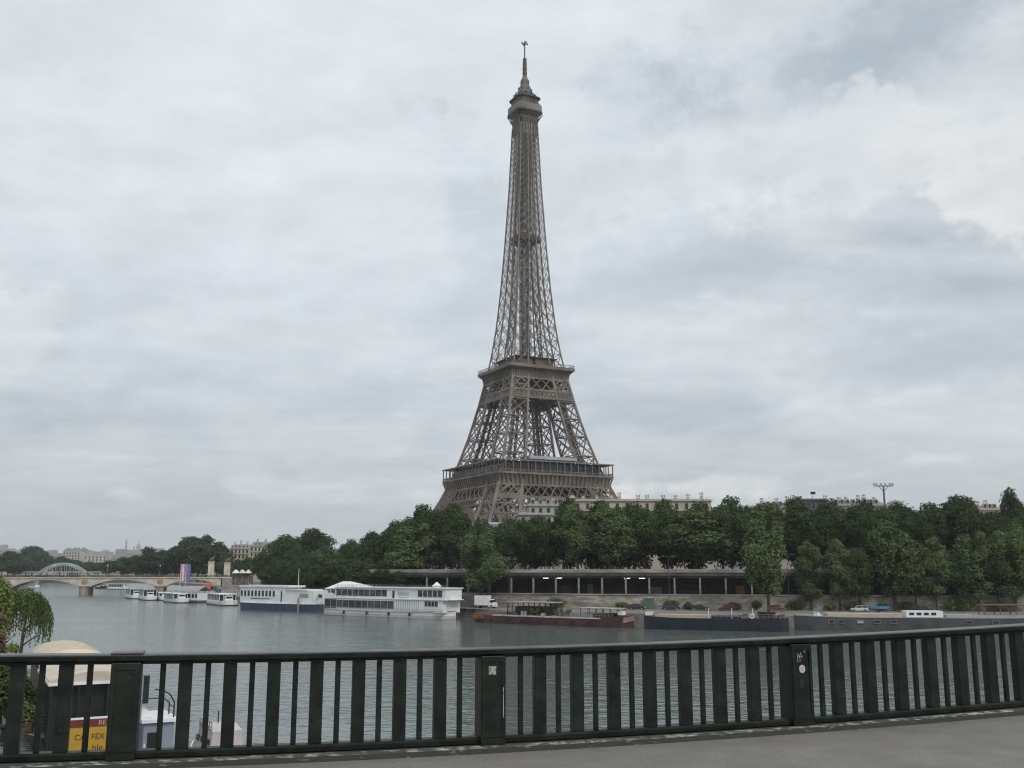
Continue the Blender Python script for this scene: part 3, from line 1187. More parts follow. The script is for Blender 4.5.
for (sx, sy) in QUADS:                      # dense machinery and stairs inside the middle storey
    for h in range(62, 112, 4):
        r0, r1 = fc(h) * 1.0, fc(h + 4) * 1.0
        m.bar((sx * r0, sy * r0, h), (sx * (r1 + 2), sy * (r1 + 2), h + 4), 0.5)
for h in (52, 55, 103, 106, 109, 112, 115):
    q = fa(h) * .92
    m.bar((-q, -q, h), (q, q, h), .6)
    m.bar((q, -q, h), (-q, q, h), .6)
    for s in (-.5, 0, .5):
        m.bar((-q, s * q, h), (q, s * q, h), .5)
        m.bar((s * q, -q, h), (s * q, q, h), .5)
for (sx, sy) in QUADS:                      # dark stair and lift bars added to deepen the shade in the legs
    for h in range(26, 56, 3):
        r0, r1 = (fa(h) + fc(h)) / 2, (fa(h + 3) + fc(h + 3)) / 2
        for dx in (-4, 0, 4):
            for dy in (-4, 0, 4):
                m.bar((sx * r0 + dx, sy * r0 + dy, h), (sx * r1 + dx, sy * r1 + dy, h + 3), .6)
        for d in (-4, 0, 4):
            m.bar((sx * r1 + d, sy * r1 - 4, h + 3), (sx * r1 + d, sy * r1 + 4, h + 3), .5)
            m.bar((sx * r1 - 4, sy * r1 + d, h + 3), (sx * r1 + 4, sy * r1 + d, h + 3), .5)
            m.bar((sx * r0 - 4, sy * r0 + d, h), (sx * r1 + 4, sy * r1 + d, h + 3), .5)
    for h in range(58, 114, 4):
        r0, r1 = (fa(h) + fc(h)) / 2, (fa(h + 4) + fc(h + 4)) / 2
        m.bar((sx * r0 - 1.5, sy * r0, h), (sx * r1 + 1.5, sy * r1, h + 4), .5)
        m.bar((sx * r0, sy * r0 - 1.5, h), (sx * r1, sy * r1 - 1.5, h + 4), .5)
        m.bar((sx * r0, sy * r0 + 1.5, h), (sx * r1, sy * r1 + 1.5, h + 4), .5)
for x in range(-28, 29, 4):                 # girders under the first deck
    m.bar((x, -33, 54.5), (x, 33, 54.5), .8)
    m.bar((-33, x, 53.5), (33, x, 53.5), .8)
    m.bar((x, -33, 50.5), (x, 33, 50.5), .6)
    m.bar((-33, x, 49.5), (33, x, 49.5), .6)
m.build('floor_beams', M_IRON_D, tower)  # beams in the dark iron put shade behind the lattice

# the slender upper tower
LV = [119.0]
hgt = 8.6
while LV[-1] < 264:
    LV.append(LV[-1] + hgt)
    hgt = max(3.6, hgt * 0.962)
LV[-1] = 268.0
m = MB()
for (sx, sy) in QUADS:
    leg(m, sx, sy, LV, lambda h: 0.66 - 0.14 * (h - 115) / 150, 0.31, 0.20, 0.0)
for k in range(4):
    X = face_xf(k)
    for a, b in zip(LV, LV[1:]):
        ca, cb = fc(a), fc(b)
        aa, ab = fa(a), fa(b)
        m.bar(X(-ab, ab, b), X(ab, ab, b), 0.26)
        if a > 150:
            m.bar(X(-ca, aa, a), X(cb, ab, b), 0.27)
            m.bar(X(ca, aa, a), X(-cb, ab, b), 0.27)
m.build('spire_lattice', M_IRON, tower)
m = MB()
for a in range(119, 268, 4):
    q = min(2.4, fa(a) * .36)
    for sx, sy in QUADS:
        m.bar((sx * q, sy * q, a), (sx * q, sy * q, a + 4), 0.28)
    for (p, r) in zip(QUADS, QUADS[1:] + QUADS[:1]):
        m.bar((p[0] * q, p[1] * q, a), (r[0] * q, r[1] * q, a + 4), 0.26)
        m.bar((p[0] * q, p[1] * q, a + 4), (r[0] * q, r[1] * q, a + 4), 0.45)
        m.bar((p[0] * q, p[1] * q, a + 2), (r[0] * q, r[1] * q, a + 4), 0.3)
    m.bar((-q, 0, a), (q, 0, a + 2), 0.35)
    m.bar((q, 0, a + 2), (-q, 0, a + 4), 0.35)
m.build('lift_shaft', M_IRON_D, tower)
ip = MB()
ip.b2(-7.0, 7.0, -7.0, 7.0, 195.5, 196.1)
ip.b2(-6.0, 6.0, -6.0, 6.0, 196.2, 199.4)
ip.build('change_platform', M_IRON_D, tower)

# summit
m = MB()
for k in range(4):
    X = face_xf(k)
    for i in range(9):
        u = (-1 + 2 * i / 8) * .74
        pts = [(262, fa(262)), (268, fa(268) + 0.1), (272.0, 6.6), (275.0, 8.6)]
        for p, q in zip(pts, pts[1:]):
            m.bar(X(u * p[1], p[1], p[0]), X(u * q[1], q[1], q[0]), 0.42)
    for h, r in ((268, 5.7), (272, 6.6)):
        m.bar(X(-r, r, h), X(r, r, h), .45)
m.build('summit_consoles', M_IRON, tower)
MB().b2(-5.2, 5.2, -5.2, 5.2, 268, 275).build('summit_core', M_IRON_D, tower)


def octa(r, c):
    return [(-r, -r + c), (-r + c, -r), (r - c, -r), (r, -r + c), (r, r - c), (r - c, r), (-r + c, r), (-r, r - c)]


so = MB().prism(octa(8.2, 2.0), 276.6, 280.6).build('summit_gallery', M_IRON, tower)
m = MB()
m.prism(octa(8.5, 2.0), 275.6, 276.55)
m.prism(octa(7.4, 1.8), 280.65, 281.6)
m.prism(octa(6.6, 1.6), 281.65, 285.0)
rgs = random.Random(21)
for i in range(26):
    t = i * 2 * math.pi / 26
    m.bar((7.9 * math.cos(t), 7.9 * math.sin(t), 280.6), (7.9 * math.cos(t), 7.9 * math.sin(t), 281.2 + rgs.uniform(.2, 1.6)), rgs.uniform(.3, .9))
m.build('summit_cabin', M_IRON_D, so)
m = MB()
m.prism(octa(7.6, 1.8), 285.05, 285.7)
for i in range(30):
    t = i * 2 * math.pi / 30
    r = rgs.uniform(5.2, 7.3)
    hh = rgs.uniform(.8, 3.2) * (1.5 if i % 11 == 3 else 1)
    m.bar((r * math.cos(t), r * math.sin(t), 285.7), (r * math.cos(t), r * math.sin(t), 285.7 + hh), rgs.uniform(.35, 1.1))
    if i % 6 == 0:
        m.box(8.0 * math.cos(t), 8.0 * math.sin(t), 285.6, 1.5, 1.2, 1.3, t)
m.build('antenna_terrace', M_IRON_D, so)
MB().lathe([(5.9, 285.7), (5.7, 287.6), (4.9, 288.6), (4.7, 290.2), (3.9, 291.2), (3.7, 293.2), (2.9, 294.4), (2.7, 296.6), (2.9, 296.9), (2.7, 298.2), (1.9, 299.0), (1.6, 300.5)], n=8).build('dome', mat('dome_bronze_green', (0.13, 0.135, 0.115), 0.6, .35, .5), so)
for i in range(16):
    m = MB()
    t = i * 2 * math.pi / 16
    r, z = (5.2, 288.5) if i % 2 else (4.3, 291.0)
    m.bar((r * math.cos(t), r * math.sin(t), z), (r * math.cos(t), r * math.sin(t), z + rgs.uniform(.8, 2.2)), .5)
    m.build('dome_antenna', M_IRON_D, so)
an = MB()
an.lathe([(1.25, 299), (1.5, 300.5), (1.2, 301.5), (1.45, 303), (1.2, 304.5), (1.45, 306), (1.15, 307.5), (1.35, 309), (1.1, 311), (1.2, 312.5), (0.55, 313)], n=10)
an.lathe([(0.42, 313), (0.36, 323.0), (0.25, 324.5)], n=8)
ao = an.build('antenna_mast', M_IRON_D, so)
xa = MB()
xa.bar((-1.9, 0, 322.4), (1.9, 0, 322.4), .4)
xa.bar((0, -1.9, 322.4), (0, 1.9, 322.4), .4)
for s in (-1, 1):
    xa.box(s * 1.8, 0, 322.7, .7, .7, .8)
    xa.box(0, s * 1.8, 322.7, .7, .7, .8)
xa.build('antenna_arms', M_IRON_D, ao)
# ------------------------------------------------------------------ trees
def rnd_dir(rg):
    while True:
        v = Vector((rg.uniform(-1, 1), rg.uniform(-1, 1), rg.uniform(-1, 1)))
        if 0.05 < v.length <= 1:
            return v.normalized()


def leaf(mb, p, nrm, s, rg, asp=0.75):
    u = nrm.cross(Vector((rg.uniform(-1, 1), rg.uniform(-1, 1), rg.uniform(-1, 1))))
    if u.length < 1e-3:
        u = Vector((1, 0, 0))
    u.normalize()
    w = nrm.cross(u)
    s1, s2 = s * rg.uniform(.7, 1.25), s * asp * rg.uniform(.7, 1.25)
    mb.add([p - u * s1, p - w * s2 + u * s1 * rg.uniform(-.3, .3), p + u * s1, p + w * s2 + nrm * s * .25], [(0, 1, 2, 3)])


def lobed_crown(seed, lobes, n, size, jit=0.55):
    """lobes: (cx,cy,cz,rx,ry,rz); leaf-sized faces spread through each lobe's outer half"""
    rg = random.Random(seed)
    mb = MB()
    tot = sum(l[3] * l[4] + l[5] * l[3] for l in lobes)
    for (cx, cy, cz, rx, ry, rz) in lobes:
        k = int(n * (rx * ry + rz * rx) / tot)
        for _ in range(k):
            d = rnd_dir(rg)
            if d.z < -0.35 and rg.random() < 0.6:
                d.z = -d.z
            # knobbly surface
            bump = 1 + 0.16 * math.sin(d.x * 7 + seed) * math.sin(d.y * 6 + cz) + 0.10 * math.sin(d.z * 9 + cx * 3)
            r = (rg.random() ** 0.33) * bump
            if r < 0.5 and rg.random() < 0.6:
                r = rg.uniform(.7, 1.05)
            p = Vector((cx + d.x * rx * r, cy + d.y * ry * r, cz + d.z * rz * r))
            nn = (d * 0.8 + rnd_dir(rg) * jit + Vector((0, 0, .35))).normalized()
            leaf(mb, p, nn, size, rg)
    return mb


def round_lobes(seed, R_, H, base, nl=15, flat=1.0):
    """dense rounded crown, radius R_, from height base to H"""
    rg = random.Random(seed * 7 + 1)
    out = []
    cz = (base + H) / 2
    hz = (H - base) / 2
    for i in range(nl):
        d = rnd_dir(rg)
        k = rg.uniform(.45, .72)
        r = R_ * rg.uniform(.34, .50)
        out.append((d.x * R_ * k, d.y * R_ * k, cz + d.z * hz * k, r, r, r * rg.uniform(.75, 1.0) * flat))
    out.append((0, 0, cz, R_ * .6, R_ * .6, hz * .6))
    out.append((rg.uniform(-.1, .1) * R_, 0, H - R_ * .32, R_ * .42, R_ * .42, R_ * .34))
    return out


def tall_lobes(seed, R_, H, base, nl=16):
    """looser taller crown, widest in its lower third, pointed above"""
    rg = random.Random(seed * 13 + 5)
    out = []
    for i in range(nl):
        t = (i + rg.uniform(0, .9)) / nl
        z = base + (H - base) * (0.08 + 0.86 * t)
        wdt = R_ * (1.05 - 0.50 * max(0, t - .5) / .5) if t > .3 else R_ * (0.6 + 1.5 * t)
        a = rg.uniform(0, 6.28)
        k = rg.uniform(.25, .62) * wdt
        r = max(.20 * R_, wdt * rg.uniform(.34, .50))
        out.append((math.cos(a) * k, math.sin(a) * k, z, r, r, r * rg.uniform(.9, 1.3)))
    return out


def trunk_mesh(seed, H, r0, mats, lean=0.0):
    rg = random.Random(seed + 99)
    mb = MB()
    pts = [Vector((0, 0, -0.3))]
    n = 5
    for i in range(1, n + 1):
        pts.append(Vector((rg.uniform(-.12, .12) * i * .5 + lean * i, rg.uniform(-.12, .12) * i * .5, H * .8 * i / n)))
    for i in range(n):
        mb.tube(pts[i], pts[i + 1], r0 * (1 - .75 * i / n), r0 * (1 - .75 * (i + 1) / n), 7)
    for k in range(6):
        b = pts[2 + k % 3]
        a = rg.uniform(0, 6.28)
        L_ = H * rg.uniform(.2, .32)
        e = b + Vector((math.cos(a) * L_, math.sin(a) * L_, L_ * rg.uniform(.5, 1.1)))
        mid = (b + e) / 2 + Vector((0, 0, L_ * .08))
        mb.tube(b, mid, r0 * .38, r0 * .25, 5)
        mb.tube(mid, e, r0 * .25, r0 * .08, 5)
    return mb.mesh('trunk', mats)


PROTO = {'dark': [], 'light': [], 'far': [], 'hedge': []}
for s in range(6):
    cm = lobed_crown(s + 1, round_lobes(s + 1, 5.6, 15.5, 1.9, 20), 11000, 0.28).mesh('crown', F_DARK)
    PROTO['dark'].append((cm, trunk_mesh(s, 14, .32, M_BARK)))
for s in range(5):
    cm = lobed_crown(s + 40, tall_lobes(s + 3, 4.2, 15.0, 2.0, 22), 11000, 0.22).mesh('crown', F_LIGHT)
    PROTO['light'].append((cm, trunk_mesh(s + 20, 13, .24, M_BARK)))
for s in range(4):
    cm = lobed_crown(s + 70, round_lobes(s + 33, 6.5, 16, 2.5, 13), 5000, 0.48).mesh('crown', F_FAR)
    PROTO['far'].append((cm, trunk_mesh(s + 50, 13, .35, M_BARK)))
for s in range(4):
    cm = lobed_crown(s + 90, round_lobes(s + 60, 3.3, 10.5, 0.3, 16, 1.3), 6000, 0.25).mesh('crown', F_DARK)
    PROTO['hedge'].append((cm, trunk_mesh(s + 70, 9, .16, M_BARK)))

NATIVE = {'dark': (5.6, 15.5), 'light': (4.2, 15.0), 'far': (6.5, 16.0), 'hedge': (3.3, 10.5)}
_tr = random.Random(5)


def tree(name, kind, x, y, z, width, height, label, cat='tree', group=None, var=None):
    cm, tm = PROTO[kind][(var if var is not None else _tr.randrange(100)) % len(PROTO[kind])]
    rw, hh = NATIVE[kind]
    t = thing(name, label, cat, (x, y, z), _tr.uniform(0, 6.28), group)
    sx = width / (2 * rw)
    for me, nm in ((tm, 'trunk'), (cm, 'crown')):
        o = obj_of(nm, me, t)
        o.scale = (sx, sx, height / hh)
    return t


# row of big dark trees behind the gallery: crown-top line as seen along the bank (x pixel azimuth, elevation)
TOP = [(340, 548), (360, 538), (385, 527), (400, 517), (420, 509), (440, 506), (460, 509), (478, 517), (490, 526), (500, 522), (520, 517), (540, 518), (560, 504),
       (575, 500), (600, 503), (640, 505), (700, 502), (720, 500), (745, 500), (755, 504), (785, 502), (800, 498), (830, 499), (850, 503), (880, 505), (930, 506),
       (950, 500), (970, 499), (985, 505), (1000, 512), (1012, 512), (1100, 505), (1250, 505)]


def toppx(p):
    return interp(TOP, p)


GRP_D = 'dark trees in the rows behind the covered gallery'
LAB_D = 'dense dark green tree in the rows behind the covered gallery'
p = 366.0
i = 0
while p < 1130:
    # distance of the row behind the gallery line
    u = px_dir(p, 540)
    x = 0
    for it in range(8):
        wp = wall_pt(x)
        Y = wp.y + 17 + (3 if i % 2 else 0)
        x = u.x / u.y * Y
    zb = 11.4 if x > -30 else LAND_Z
    ztop = gz(toppx(p) + _tr.uniform(2, 9), Y)
    hgt = ztop - zb
    wd = min(13.5, max(8.0, hgt * .70))
    tree('plane_tree', 'dark', x, Y, zb - .2, wd, hgt * 1.02, LAB_D, group=GRP_D)
    p += wd * .60 / Y * 1000 * 1.0
    i += 1
p = 352.0
while p < 1130:
    u = px_dir(p, 540)
    x = 0
    for it in range(8):
        wp = wall_pt(x)
        Y = wp.y + 34 + _tr.uniform(-2, 2) * 0
        x = u.x / u.y * Y
    zb = LAND_Z
    ztop = gz(toppx(p) + _tr.uniform(-4, 1), Y)
    hgt = max(8, ztop - zb)
    wd = min(14.5, max(9.0, hgt * .62))
    if True:
        tree('plane_tree', 'dark', x, Y, zb - .2, wd, hgt * 1.02, LAB_D, group=GRP_D)
    p += wd * .66 / Y * 1000

# lighter trees standing on the lower quay / by the wall: px, top, base, width px, Y
LT = [(417, 523, 590, 56, 300, 'broad light green tree behind the right end of the white two-deck boat'),
      (481, 528, 590, 50, 272, 'light green tree between the white two-deck boat and the dark gallery'),
      (578, 503, 584, 44, 262, 'light green tree in front of the pale stone building, leftmost of the pair'),
      (610, 505, 584, 50, 262, 'light green tree in front of the pale stone building, right of the pair'),
      (697, 512, 584, 76, 262, 'wide spreading light green tree above the gallery parapet'),
      (767, 502, 612, 50, 241, 'tall full light green tree whose trunk stands on the quay before the dark gallery'),
      (810, 540, 596, 34, 244, 'small light green tree just right of the tall quay tree'),
      (838, 538, 596, 34, 244, 'small pointed light green tree above the silver hatchback'),
      (893, 520, 596, 54, 244, 'broad light green tree under the floodlight mast'),
      (934, 535, 596, 38, 244, 'narrow light green tree above the white barge cabin'),
      (976, 531, 596, 46, 243, 'light green tree above the brown deck awning'),
      (1013, 524, 596, 46, 243, 'light green tree at the right edge of the view')]
for i, (px, ty, by, wpx, Y, lab) in enumerate(LT):
    x = gx(px, Y)
    base = {612: 2.2, 584: 11.4, 590: 4.0}.get(by, FW)
    if by == 584:
        Y = wall_pt(x).y + 12
        x = gx(px, Y)
    if by == 596:
        Y = wall_pt(x).y - 1.6
        x = gx(px, Y)
        base = 2.2
    zt = gz(ty, Y)
    tree('quay_tree', 'light', x, Y, base - .1, wpx * Y / 1000 * 1.12, (zt - base) * 1.0, lab, group=None, var=i)

# thick row of small dark trees on the quay slope left of the white boats
# more light trees screening the right half of the gallery
for i, (px, ty, wpx, lab) in enumerate([(858, 548, 34, 'low light tree between the pointed tree and the broad tree under the floodlight mast'), (914, 552, 32, 'low dark light-leaved tree just left of the narrow tree above the white cabin'),
                                        (956, 550, 34, 'low tree between the narrow tree and the tree above the brown awning'), (996, 545, 34, 'low tree just left of the tree at the right edge')]):
    x = gx(px, 246)
    Y = wall_pt(x).y + 0.0 - 1.7
    x = gx(px, Y)
    tree('quay_tree', 'dark', x, Y, 2.1, wpx * Y / 1000 * 1.1, gz(ty, Y) - 2.1, lab, var=i + 2)
lab = 'small dark bushy tree in the tight row behind the white boats'
pts = [(x, y) for (x, y) in [(-88, 372), (-83, 364), (-78.5, 356), (-73.5, 348), (-68.5, 341), (-63, 334), (-57.5, 327), (-52, 321), (-46.5, 314), (-41, 308), (-35.5, 302), (-30, 296)]]
for i, (x, y) in enumerate(pts):
    zt = 14.3 + _tr.uniform(-.7, .7)
    for (dx, dy) in ((0, 0), (3, 5.5)):
        tree('clipped_tree', 'hedge', x + dx - 1, y + dy - 1, 4.6, 8.6, zt - 4.6 + (1.0 if dx else 0), lab, group='tight tree row behind the white boats')

# trees farther up the left part of the far bank
for i, (px, ty, wpx, Y, lab) in enumerate([
        (284, 536, 42, 430, 'dark rounded tree just right of the carousel roof'), (312, 530, 44, 440, 'tallest dark tree between the carousel and the iron tower'),
        (322, 547, 40, 405, 'lower bright green tree in front of the tallest dark tree'), (298, 548, 30, 400, 'low green tree beside the carousel roof'),
        (345, 546, 30, 420, 'low dark tree left of the tree hump by the tower'), (371, 533, 30, 420, 'dark tree with flat top left of the tree hump'),
        (262, 553, 26, 470, 'low dark tree behind the carousel roof'), (390, 531, 34, 400, 'dark tree at the left foot of the tree hump'),
        (355, 552, 34, 385, 'low dark tree above the clipped row'), (248, 558, 22, 560, 'small tree by the white marquee'), (226, 552, 22, 640, 'bright small tree behind the stone pedestals')]):
    x = gx(px, Y)
    zt = gz(ty, Y)
    tree('park_tree', 'dark' if i not in (2, 10) else 'light', x, Y, LAND_Z, wpx * Y / 1000 * 1.05, (zt - LAND_Z) * 1.03, lab, var=i)

# beyond the stone bridge
lab = 'bluish dark tree on the bank beyond the stone bridge'
for i, (px, ty, wpx, Y) in enumerate([(147, 548, 30, 700), (163, 551, 26, 720), (177, 547, 30, 680), (190, 538, 32, 660), (205, 537, 32, 650), (217, 543, 26, 660), (136, 556, 24, 760),
                                      (229, 556, 16, 690), (122, 558, 22, 800), (108, 561, 20, 900), (198, 545, 40, 640), (160, 558, 40, 700), (238, 560, 18, 660)]):
    x = gx(px, Y)
    zt = gz(ty, Y)
    tree('bank_tree', 'far', x, Y, LAND_Z, wpx * Y / 1000 * 1.1, (zt - LAND_Z) * 1.03, lab, group='trees beyond the stone bridge', var=i)
lab = 'far green tree on the opposite bank above the stone bridge'
for i, (px, ty, wpx, Y) in enumerate([(-8, 553, 30, 900), (8, 552, 26, 930), (21, 555, 22, 1180), (32, 547, 26, 1180), (47, 556, 22, 1180), (60, 557, 20, 1200), (72, 560, 20, 1220),
                                      (14, 560, 26, 880), (40, 561, 22, 1170), (-25, 550, 34, 880), (88, 562, 20, 1190), (98, 563, 18, 1200), (-50, 548, 40, 860), (64, 563, 22, 1190), (26, 562, 22, 1170)]):
    x = gx(px, Y)
    zt = gz(ty, Y)
    tree('bank_tree', 'far', x, Y, 6.4, wpx * Y / 1000 * 1.15, (zt - 6.4) * 1.03, lab, group='far trees on the opposite bank', var=i)
# two high trees at the right edge, farther back
for i, (px, ty, wpx, Y, lab) in enumerate([(1017, 491, 30, 300, 'tall dark tree rising highest at the right edge of the view'), (962, 498, 50, 292, 'tall rounded dark tree standing above the row right of the floodlight mast')]):
    x = gx(px, Y)
    zt = gz(ty, Y)
    tree('plane_tree', 'dark', x, Y, LAND_Z, wpx * Y / 1000 * 1.1, (zt - LAND_Z) * 1.03, lab, var=i)

# ---- near left bank: weeping willow, shrubs
def willow(seed, Rw, H, drop):
    rg = random.Random(seed)
    mb = MB()
    for i in range(330):
        a = rg.uniform(0, 6.28)
        r = Rw * math.sqrt(rg.random())
        z0 = H * (1 - .20 * (r / Rw) ** 2) * rg.uniform(.93, 1.01)
        x, y = math.cos(a) * r, math.sin(a) * r
        # strand arches outwards, then hangs
        Ls = drop * rg.uniform(.45, 1.0) * (.5 + .5 * r / Rw)
        n = int(Ls / .13)
        ox, oy = math.cos(a) * .5, math.sin(a) * .5
        for k in range(n):
            t = k / max(1, n)
            px = x + ox * min(1, t * 2.2) + rg.uniform(-.06, .06)
            py = y + oy * min(1, t * 2.2) + rg.uniform(-.06, .06)
            p = Vector((px, py, z0 - Ls * t))
            d = Vector((rg.uniform(-.5, .5), rg.uniform(-.5, .5), -1)).normalized()
            s = d.cross(rnd_dir(rg)).normalized()
            ln, wd = rg.uniform(.16, .26), rg.uniform(.05, .08)
            mb.add([p, p + d * ln * .5 + s * wd, p + d * ln, p + d * ln * .5 - s * wd], [(0, 1, 2, 3)])
    # leafy cap
    for i in range(700):
        d = rnd_dir(rg)
        d.z = abs(d.z)
        q = rg.uniform(.8, 1.02)
        p = Vector((d.x * Rw * .95 * q, d.y * Rw * .95 * q, H * .74 + d.z * H * .25 * q))
        leaf(mb, p, (d + rnd_dir(rg) * .7).normalized(), .16, rg, .5)
    return mb


def near_spot(px, py, Y):
    return gx(px, Y, py), Y, gz(py, Y)


x, Y, z = near_spot(24, 610, 98)
wt = thing('willow_tree', 'weeping willow with hanging strands over the water at the left bank', 'tree', (x, Y, 2.0))
willow(3, 2.3, 8.0, 4.3).build('crown', F_WILL, wt)
obj_of('trunk', trunk_mesh(301, 8.0, .22, M_BARK), wt)
x, Y, z = near_spot(-9, 600, 78)
bt = thing('bank_tree', 'yellow green leafy tree at the left edge beside the willow', 'tree', (x, Y, 2.0))
lobed_crown(311, round_lobes(311, 2.6, 9.3, 3.4, 14), 5200, .15).build('crown', F_YELL, bt)
obj_of('trunk', trunk_mesh(302, 8.0, .2, M_BARK), bt)
x, Y, z = near_spot(-4, 625, 72)
bt = thing('red_leaved_shrub', 'reddish leaved shrub below the yellow green tree at the left edge', 'shrub', (x, Y, 2.0))
lobed_crown(312, round_lobes(312, 1.35, 6.6, 1.6, 12), 3200, .11).build('crown', F_PINK, bt)
obj_of('trunk', trunk_mesh(303, 4.0, .1, M_BARK), bt)
x, Y, z = near_spot(12, 645, 71)
bt = thing('leafy_shrub', 'bright yellow green shrub under the willow beside the cream canopy', 'shrub', (x, Y, 2.0))
lobed_crown(313, round_lobes(313, 1.25, 4.6, .6, 12), 3000, .11).build('crown', F_YELL, bt)
obj_of('trunk', trunk_mesh(304, 3.0, .1, M_BARK), bt)
x, Y, z = near_spot(4, 690, 66)
bt = thing('leafy_shrub', 'dark shrub behind the railing beside the left quay edge', 'shrub', (x, Y, 2.0))
lobed_crown(314, round_lobes(314, 1.9, 3.9, .3, 14), 3600, .13).build('crown', F_DARK, bt)
obj_of('trunk', trunk_mesh(305, 2.5, .1, M_BARK), bt)

# small shrubs at the foot of the quay wall
for i, (px, wpx, h, mk, lab) in enumerate([(672, 20, 2.2, F_LIGHT, 'green shrub at the wall foot behind the leftmost dark car'), (735, 14, 1.8, F_LIGHT, 'small green shrub at the wall foot beside the red car'),
                                           (950, 26, 2.7, F_YELL, 'yellow green shrub on the quay left of the brown awning'), (965, 18, 2.1, F_YELL, 'low yellow green shrub touching the brown awning'),
                                           (882, 14, 1.9, F_YELL, 'yellowish shrub at the wall foot by the blue trailer'), (830, 12, 1.6, F_YELL, 'small yellowish shrub left of the silver hatchback'),
                                           (556, 22, 2.6, F_LIGHT, 'green plants behind the maroon barge awning'), (855, 30, 1.8, F_DARK, 'dark ivy clump against the quay wall'),
                                           (622, 14, 1.7, F_LIGHT, 'green shrub at the wall foot left of the black car'), (688, 12, 2.0, F_LIGHT, 'small green shrub between the dark blue car and the dark car'), (756, 12, 2.4, F_DARK, 'dark shrub at the foot of the tall quay tree'),
                                           (795, 24, 2.0, F_DARK, 'dark bramble clump by the right street lamp'), (908, 26, 2.3, F_DARK, 'dark bramble clump behind the white barge cabin'), (440, 20, 2.6, F_DARK, 'dark shrub right behind the two-deck boat'), (1000, 30, 2.2, F_LIGHT, 'green shrub behind the brown awning posts')]):
    x = gx(px, 240, 606)
    Y = wall_pt(x).y - 1.9
    x = gx(px, Y, 606)
    r = wpx * Y / 2000
    s = thing('quay_shrub', lab, 'shrub', (x, Y, 2.2))
    mb = lobed_crown(500 + i, round_lobes(500 + i, r, h, .1, 12, .8), 700, .20)
    mb.build('leaves', mk, s)
    st = MB()
    for k in range(5):
        st.tube((0, 0, -.05), (math.cos(k * 1.3) * r * .4, math.sin(k * 1.3) * .4, h * .6), .05, .02, 5)
    st.build('stems', M_BARK, s)
# ------------------------------------------------------------------ boats
def hull_rings(L, B, zt, bow=0.22, stern=0.1, bow_rise=0.6, stern_rise=0.15, z0=-0.8, flare=0.12, bow_tip=0.06, stern_w=0.75, n=22, inset=0.0, zlo=None):
    """rings from the stern (-x) to the bow (+x)"""
    rings = []
    for i in range(n + 1):
        t = i / n
        x = -L / 2 + L * t
        hb = B / 2
        if t > 1 - bow:
            q = (t - (1 - bow)) / bow
            hb *= max(bow_tip, math.sqrt(max(0, 1 - q ** 2.2)))
        if t < stern:
            q = 1 - t / stern
            hb *= 1 - (1 - stern_w) * q * q
        z = zt + bow_rise * max(0, (t - .55) / .45) ** 2 + stern_rise * max(0, (.3 - t) / .3) ** 2
        hb -= inset
        hb = max(hb, 0.04)
        lo = z0 if zlo is None else z - zlo
        rings.append([(x, -hb * (1 - flare), lo), (x, -hb, z), (x, hb, z), (x, hb * (1 - flare), lo)] if zlo is None else
                     [(x, -hb, lo), (x, -hb, z), (x, hb, z), (x, hb, lo)])
    return rings


def hull(parent, name, m, L, B, zt, **k):
    return MB().loft(hull_rings(L, B, zt, **k)).build(name, m, parent)


def strake(parent, name, m, L, B, zt, h=0.22, out=0.05, up=0.02, **k):
    k = dict(k)
    k['inset'] = -out
    r = hull_rings(L + 2 * out, B, zt + up, zlo=h, **k)
    return MB().loft(r).build(name, m, parent)


def boat_root(name, label, p0, p1, cat='boat', group=None):
    """x axis from the photo-left waterline end to the right one, y away from the camera"""
    p0, p1 = Vector(p0), Vector(p1)
    c = (p0 + p1) / 2
    a = math.atan2(p1.y - p0.y, p1.x - p0.x)
    L = (p1 - p0).length
    return thing(name, label, cat, (c.x, c.y, 0), a, group), L


def windows(parent, name, m, xs, y, z0, z1, w, frame=None, th=0.06):
    for x in xs:
        wo = MB().b2(x - w / 2, x + w / 2, y - th / 2, y + th / 2, z0, z1).build(name, m, parent)
        if frame:
            f = MB()
            f.b2(x - w / 2 - .07, x - w / 2, y - th, y + th / 2, z0 - .07, z1 + .07)
            f.b2(x + w / 2, x + w / 2 + .07, y - th, y + th / 2, z0 - .07, z1 + .07)
            f.b2(x - w / 2, x + w / 2, y - th, y + th / 2, z1, z1 + .07)
            f.b2(x - w / 2, x + w / 2, y - th, y + th / 2, z0 - .07, z0)
            f.build('window_frame', frame, wo)


def rail_on(parent, x0, x1, y, z, h=1.0, n=10, m=None, name='guard_rail'):
    mb = MB()
    for i in range(n + 1):
        x = x0 + (x1 - x0) * i / n
        mb.bar((x, y, z), (x, y, z + h), .05)
    for k in (.5, 1.0):
        mb.bar((x0, y, z + h * k), (x1, y, z + h * k), .05)
    return mb.build(name, m or M_WHITE, parent)


